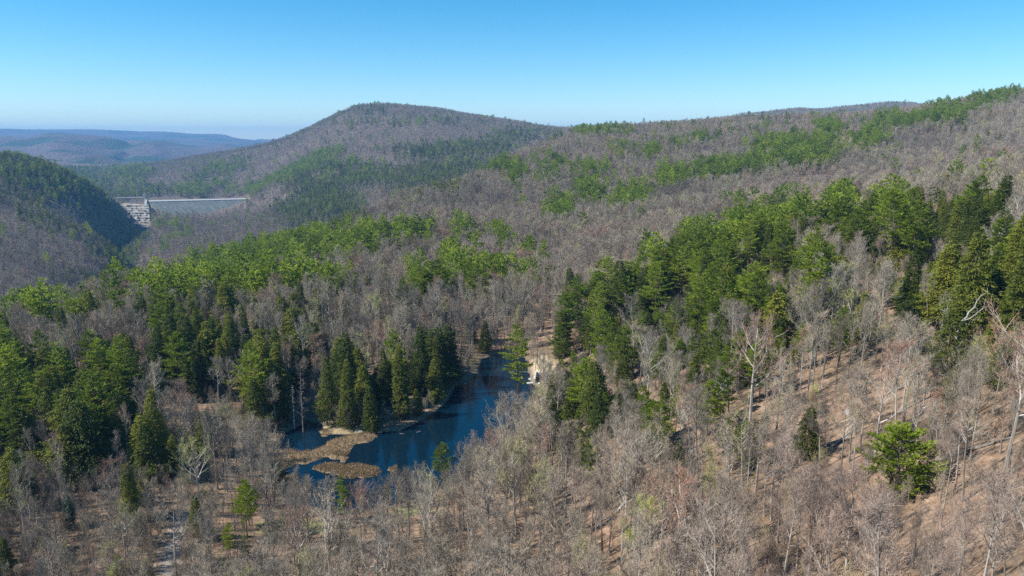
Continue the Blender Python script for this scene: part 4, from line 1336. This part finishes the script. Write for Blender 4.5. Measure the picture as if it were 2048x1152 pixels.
# outlet structure at the head of the pond
def prism(name, pts, z0, z1s, material, parent=None):
    n_ = len(pts)
    v = [(p[0], p[1], z0) for p in pts] + [(p[0], p[1], z1s[i] if isinstance(z1s, (list, tuple)) else z1s) for i, p in enumerate(pts)]
    f = [tuple(range(n_))[::-1], tuple(range(n_, 2 * n_))] + [(i, (i + 1) % n_, n_ + (i + 1) % n_, n_ + i) for i in range(n_)]
    o = bpy.data.objects.new(name, mesh_of(name, v, f, [material]))
    COL.objects.link(o)
    if parent: o.parent = parent
    return o


ox, oy = flat(1072, 768)
out = bpy.data.objects.new('outlet_structure', None); COL.objects.link(out); out.location = (ox, oy, 0)
tag(out, 'concrete outlet with two splayed walls at the pond end', 'spillway')
prism('wing_wall', [(-.9, 0), (-.25, -.1), (.35, 4.6), (-.25, 4.7)], -1.0, [1.9, 1.9, 3.2, 3.2], M_conc, out)
prism('wing_wall', [(.5, -.6), (.9, -1.3), (5.6, 2.6), (5.2, 3.3)], -1.0, [.5, .5, 2.2, 2.2], M_conc, out)
prism('back_wall', [(-.1, 4.72), (5.2, 3.35), (5.4, 3.9), (0, 5.4)], -1.0, 2.6, M_conc, out)
prism('apron', [(-3.2, -.6), (-.95, -.2), (-.9, .9), (-3.0, .8)], -.6, .35, M_conc, out)
prism('footbridge_rail', [(-9.5, 7.4), (-.2, 7.8), (-.2, 7.9), (-9.5, 7.5)], 1.75, 1.85, M_conc, out)

# islets of dead sedge --------------------------------------------------
m, nt, b = mat('dead_sedge')
ge = N(nt, 'ShaderNodeNewGeometry'); no = N(nt, 'ShaderNodeTexNoise', i_Scale=1.2, i_Detail=7.0, i_Roughness=.7)
nt.links.new(ge.outputs['Position'], no.inputs['Vector'])
nt.links.new(ramp(nt, [(.3, (.12, .085, .05)), (.5, (.30, .215, .125)), (.7, (.46, .35, .21))], no.outputs[0]).outputs[0], b.inputs['Base Color'])
M_sedge = m


def islet(pxs, label, hgt=.35, blades=5000):
    poly = [flat(*p) for p in pxs]
    xs_ = [p[0] for p in poly]; ys_ = [p[1] for p in poly]
    cx, cy_ = float(np.mean(xs_)), float(np.mean(ys_))
    st = .35
    gx, gy = np.meshgrid(np.arange(min(xs_) - 2, max(xs_) + 2, st), np.arange(min(ys_) - 2, max(ys_) + 2, st))
    d = poly_dist(gx.ravel(), gy.ravel(), poly) * np.where(in_poly(gx.ravel(), gy.ravel(), poly), 1, -1) + 1.5 * fbm(gx.ravel() / 2.2, gy.ravel() / 2.2, 3, 4)
    z = np.clip(d * .35, -.4, hgt) + .10 * fbm(gx.ravel() * 1.6, gy.ravel() * 1.6, 4, 2) - .02
    ii = np.arange(gx.size).reshape(gx.shape)
    qd = np.stack([ii[:-1, :-1], ii[:-1, 1:], ii[1:, 1:], ii[1:, :-1]], -1).reshape(-1, 4)
    qd = qd[z[qd].max(1) > -.3]
    o = link(bpy.data.objects.new('islet', mesh_of('islet', np.stack([gx.ravel() - cx, gy.ravel() - cy_, z], 1), qd, [M_sedge], smooth=True)))
    o.location = (cx, cy_, 0)
    tag(o, label, 'islet')
    tb = TB()
    blades = int(blades * 1.6)
    good = np.nonzero(d > .1)[0]
    for k in RNG.choice(good, blades):
        p = np.array((gx.ravel()[k] - cx + rr.uniform(-.2, .2), gy.ravel()[k] - cy_ + rr.uniform(-.2, .2), z[k]))
        tb.blade(p, p + np.array((rr.uniform(-.25, .35), rr.uniform(-.25, .25), rr.uniform(.25, .8))), .08)
    s_ = bpy.data.objects.new('sedge', tb.mesh('sedge', [M_sedge])); COL.objects.link(s_); s_.parent = o; s_['kind'] = 'stuff'


islet([(530, 925), (545, 905), (575, 897), (605, 904), (618, 902), (645, 894), (668, 878), (700, 869), (745, 865), (758, 872), (737, 883), (706, 890), (694, 902), (703, 914), (690, 923), (650, 915), (622, 926), (590, 928), (560, 945)], 'long ragged brown marsh spit of dead sedge reaching from the bank')
islet([(620, 938), (650, 926), (690, 932), (725, 929), (757, 936), (763, 943), (750, 953), (712, 958), (672, 951), (640, 944)], 'oval golden islet of dead sedge nearest the camera')
islet([(660, 908), (680, 902), (702, 908), (696, 917), (672, 916)], 'tiny brown sedge clump between the two larger islets', blades=700)
islet([(770, 938), (792, 934), (800, 941), (782, 947)], 'small isolated sedge tuft off the tip of the oval islet', blades=300)
islet([(556, 958), (584, 950), (604, 957), (592, 968), (566, 970)], 'low brown sedge patch in the flooded corner', blades=600)
islet([(642, 862), (660, 858), (668, 866), (652, 874)], 'small sedge hummock at the mouth of the inlet', blades=300)

M_brush = bark('rotting_wood', (0.07, 0.055, 0.045), (0.26, 0.22, 0.18))
# fallen logs -----------------------------------------------------------
LOGS = [(1700, 870, 9, .5, 'pale fallen log in the pale leaf litter opening'), (1850, 870, 8, .1, 'fallen log right of the rounded pine'), (1940, 905, 10, -.4, 'long fallen log below the huge pale tree'), (1760, 1050, 7, 1.2, 'fallen log in front of the rounded pine'),
        (250, 1060, 8, .3, 'dark fallen log beside the gravel track'), (430, 770, 7, -.6, 'fallen trunk in the pinkish clearing'), (595, 1062, 7, 0, 'log lying on the grassy strip by the pond'), (640, 905, 5, .8, 'drowned log between knoll and islets'),
        (1250, 1010, 6, .9, 'broken log in the bottom woods'), (950, 768, 5, .4, 'log at the leaf covered far shore'), (820, 872, 6, .3, 'half sunken log by the knoll shore'), (1480, 990, 8, .7, 'fallen trunk among the green saplings'), (1890, 800, 9, .2, 'fallen trunk in front of the rounded hemlock')]
for px, py, L, a, lab in LOGS:
    x, y, z = ray_ground(px, py)
    tb = TB()
    dx, dy = math.cos(a) * L / 2, math.sin(a) * L / 2
    za, zb = (float(height(np.array([x + s * dx]), np.array([y + s * dy]))[0]) for s in (-1, 1))
    tb.tube([(-dx, -dy, max(za, 0) - z + .12), (0, 0.1, .25), (dx, dy, max(zb, 0) - z + .2)], [.26, .2, .12], 7)
    for _ in range(4):
        t = rr.uniform(-.4, .9)
        p = np.array((dx * t, dy * t, .25)); tb.tube([p, p + unit(rand_unit() + (0, 0, .8)) * rr.uniform(.5, 1.4)], [.06, .015], 4)
    o = link(bpy.data.objects.new('fallen_log', tb.mesh('fallen_log', [M_dead]))); o.location = (x, y, z)
    tag(o, lab, 'log')

# sticks and small branches on the leaf litter ------------------------------
tb = TB()
sx = RNG.uniform(-.85, .9, 14000); sy = 70 + 200 * RNG.random(14000) ** .8; sx = sx * sy
spx, spy, _ = project(sx, sy, height(sx, sy))
sd = poly_dist(sx, sy, POND) * np.where(in_poly(sx, sy, POND), -1, 1)
q = (sd > 1) & (spx > -60) & (spx < 2110) & (spy < 1200) & ~in_poly(sx, sy, ROAD)
q &= (spx > 1250) | (RNG.random(len(sx)) < .5)
sx, sy = sx[q], sy[q]
sa = RNG.uniform(0, 6.28, len(sx)); sl_ = RNG.uniform(.5, 2.4, len(sx))
ex, ey = sx + np.cos(sa) * sl_, sy + np.sin(sa) * sl_
sz0, sz1 = height(sx, sy) + .05, height(ex, ey) + RNG.uniform(.05, .5, len(sx))
for i in range(len(sx)):
    tb.blade(np.array((sx[i], sy[i], sz0[i])), np.array((ex[i], ey[i], sz1[i])), .16, roll=(rr.uniform(-.3, .3), rr.uniform(-.3, .3), 1))
o = link(bpy.data.objects.new('fallen_branches', tb.mesh('fallen_branches', [M_brush])))
tag(o, 'broken sticks and branches strewn over the leaf litter', kind='stuff')

# ------------------------------------------------------------------ dam, rock cut and bridge far down the valley
m, nt, b = mat('riprap_face')
ge = N(nt, 'ShaderNodeNewGeometry'); no = N(nt, 'ShaderNodeTexNoise', i_Scale=.09, i_Detail=9.0, i_Roughness=.75)
nt.links.new(ge.outputs['Position'], no.inputs['Vector'])
nt.links.new(ramp(nt, [(.35, (.10, .11, .10)), (.55, (.17, .18, .165)), (.7, (.24, .24, .23))], no.outputs[0]).outputs[0], b.inputs['Base Color'])
M_rip = m
m, nt, b = mat('bedded_rock')
ge = N(nt, 'ShaderNodeNewGeometry'); mp = N(nt, 'ShaderNodeMapping'); mp.inputs['Scale'].default_value = (.035, .035, .28)
no = N(nt, 'ShaderNodeTexNoise', i_Scale=1.0, i_Detail=6.0, i_Roughness=.7)
nt.links.new(ge.outputs['Position'], mp.inputs[0]); nt.links.new(mp.outputs[0], no.inputs['Vector'])
nt.links.new(ramp(nt, [(.34, (.12, .105, .095)), (.5, (.26, .235, .21)), (.68, (.40, .365, .33))], no.outputs[0]).outputs[0], b.inputs['Base Color'])
M_cut = m
m, nt, b = mat('pale_road'); b.inputs['Base Color'].default_value = (.55, .53, .49, 1); M_road = m
m, nt, b = mat('bridge_steel'); b.inputs['Base Color'].default_value = (.34, .36, .40, 1); M_steel = m
m, nt, b = mat('tan_bank'); b.inputs['Base Color'].default_value = (.55, .43, .32, 1); M_tan = m

dam = bpy.data.objects.new('dam', None); COL.objects.link(dam)
dam.location = tuple(DAM_A)
tag(dam, 'long grassy earth and rock dam across the far valley', 'dam')
ax = unit((DAM_B - DAM_A) * (1, 1, 0)); nrm = np.array((ax[1], -ax[0], 0))
if nrm[1] > 0: nrm = -nrm
Ld = float(np.linalg.norm((DAM_B - DAM_A)[:2])); dzd = float(DAM_B[2] - DAM_A[2])
prof = [(-9, 0), (0, 0), (38, -15), (40, -15.4), (44, -15.6), (46, -16.2), (95, -38), (150, -62), (150, -90), (-60, -90), (-50, -25)]
v, f = [], []
ns = 60
for i in range(ns + 1):
    c = ax * Ld * i / ns
    for k, (o_, z_) in enumerate(prof):
        j_ = (rr.uniform(-.7, .7) if k > 1 and k < 8 else 0)
        v.append((c[0] + nrm[0] * o_, c[1] + nrm[1] * o_, dzd * i / ns + z_ + j_))
npf = len(prof)
for i in range(ns):
    for k in range(npf):
        k2 = (k + 1) % npf
        f.append((i * npf + k, i * npf + k2, (i + 1) * npf + k2, (i + 1) * npf + k))
f.append(tuple(range(npf))); f.append(tuple(range(ns * npf, (ns + 1) * npf))[::-1])
o = bpy.data.objects.new('embankment', mesh_of('embankment', v, f, [M_rip])); COL.objects.link(o); o.parent = dam


def bar(name, a_, b_, w, h, material, parent):
    a_, b_ = np.asarray(a_, float), np.asarray(b_, float)
    d = unit(b_ - a_); s = unit(np.cross(d, (0, 0, 1.0))) if abs(d[2]) < .9 else np.array((1.0, 0, 0)); u = np.cross(s, d)
    vv = [p + s * w / 2 * i + u * h / 2 * j for p in (a_, b_) for i, j in ((-1, -1), (1, -1), (1, 1), (-1, 1))]
    ff = [(0, 1, 2, 3), (7, 6, 5, 4), (0, 4, 5, 1), (1, 5, 6, 2), (2, 6, 7, 3), (3, 7, 4, 0)]
    q_ = bpy.data.objects.new(name, mesh_of(name, vv, ff, [material])); COL.objects.link(q_); q_.parent = parent
    return q_


e_ = ax * Ld
bar('crest_road', (-nrm * 4 + (0, 0, .3)), (e_ - nrm * 4 + (0, 0, dzd + .3)), 7, .5, M_road, dam)
sp = [(0, .4), (-.0, 1.6), (6.5, -1.0), (6.2, -2.6)]  # guard rail line, shaped as a pale strip tilted to catch the sun
v = [tuple(c + nrm * a_ + (0, 0, z_)) for c in (np.zeros(3), e_ + (0, 0, dzd)) for a_, z_ in sp]
f = [(0, 1, 2, 3), (7, 6, 5, 4), (0, 4, 5, 1), (1, 5, 6, 2), (2, 6, 7, 3), (3, 7, 4, 0)]
o = bpy.data.objects.new('stone_parapet', mesh_of('stone_parapet', v, f, [M_road])); COL.objects.link(o); o.parent = dam
p0 = at(293, 401, 1850) - DAM_A; p1 = at(291, 416, 1838) - DAM_A
bar('training_wall', p0 + (0, 0, 1), p1 + (0, 0, 0), 5.5, 6, M_conc, dam)
p0 = at(244, 410, 1840) - DAM_A; p1 = at(291, 412, 1840) - DAM_A
bar('weir_sill', p0, p1, 14, 6, M_tan, dam)

# bedded rock of the spillway channel
rows, cols = 46, 30
v, f = [], []
for i in range(rows + 1):
    t = i / rows
    xl, xr = 240 + 44 * t, 297 + 6 * t
    step_t = (math.floor(t * 14) + min(1.0, (t * 14 % 1) * 3)) / 14
    for j in range(cols + 1):
        s = j / cols
        Yd = 1836 - 190 * step_t + 9 * fbm(np.array(s * 7.0), np.array(t * 16.0), 12, 3)
        p = at(xl + (xr - xl) * s, 409 + 67 * t, float(Yd))
        v.append(p)
v = np.array(v); org = v.mean(0)
for i in range(rows):
    for j in range(cols):
        k = i * (cols + 1) + j
        f.append((k, k + cols + 1, k + cols + 2, k + 1))
nb_ = len(v); back = v + (0, 40, -30)
border = [i * (cols + 1) for i in range(rows + 1)]
o = link(bpy.data.objects.new('rock_cut', mesh_of('rock_cut', v - org, f, [M_cut]))); o.location = tuple(org)
sol = o.modifiers.new('depth', 'SOLIDIFY'); sol.thickness = 12; sol.offset = 1 if o.data.polygons[0].normal.y > 0 else -1
tag(o, 'pale bedded rock channel dropping away below the dam spillway', 'rock face')

br = bpy.data.objects.new('service_bridge', None); COL.objects.link(br)
B0 = at(232, 396, 1880); B1 = at(288, 394.5, 1880)
br.location = tuple(B0)
tag(br, 'slim pale footbridge on tall piers leading to the intake tower', 'bridge')
bar('deck', (0, 0, 0), B1 - B0, 5, 1.2, M_road, br)
bar('girder', (0, 0, -1.4), B1 - B0 + (0, 0, -1.4), 3, 1.5, M_steel, br)
for fr in (.02, .5):
    p = (B1 - B0) * fr
    bar('pier', p + (0, 0, -2.2), p + (0, 0, -24), 2.2, 2.2, M_conc, br)
tw_ = bpy.data.objects.new('intake_tower', None); COL.objects.link(tw_); tw_.location = tuple(B1 + (1.5, 0, 0))
tag(tw_, 'narrow intake tower with thin mast at the end of the bridge', 'tower')
bar('shaft', (0, 0, -26), (0, 0, 3.5), 4, 4, M_conc, tw_)
bar('cabin', (0, 0, 3.5), (0, 0, 7.5), 5.5, 5.5, M_steel, tw_)
bar('mast', (0, 0, 7.5), (0, 0, 15), .5, .5, M_steel, tw_)

# ------------------------------------------------------------------ air
m = bpy.data.materials.new('air'); m.use_nodes = True
nt = m.node_tree; nt.nodes.clear()
pv = nt.nodes.new('ShaderNodeVolumePrincipled'); mo = nt.nodes.new('ShaderNodeOutputMaterial')
pv.inputs['Color'].default_value = (.24, .56, 1.0, 1)
pv.inputs['Density'].default_value = HAZE
pv.inputs['Anisotropy'].default_value = 0.0
nt.links.new(pv.outputs[0], mo.inputs['Volume'])
m.cycles.homogeneous_volume = True if hasattr(m, 'cycles') and hasattr(m.cycles, 'homogeneous_volume') else True
x0, x1, y0, y1, z0, z1 = -19500, 19500, -600, 18500, float(GZ.min()) - 2, max(float(GZ.max()) + 30, 420)
hv = [(x0, y0, z0), (x1, y0, z0), (x1, y1, z0), (x0, y1, z0), (x0, y0, z1), (x1, y0, z1), (x1, y1, z1), (x0, y1, z1)]
hz = link(bpy.data.objects.new('haze', mesh_of('haze', hv, [(3, 2, 1, 0), (4, 5, 6, 7), (0, 1, 5, 4), (1, 2, 6, 5), (2, 3, 7, 6), (3, 0, 4, 7)], [m])))
tag(hz, 'thin blue haze in the valley air', kind='stuff')
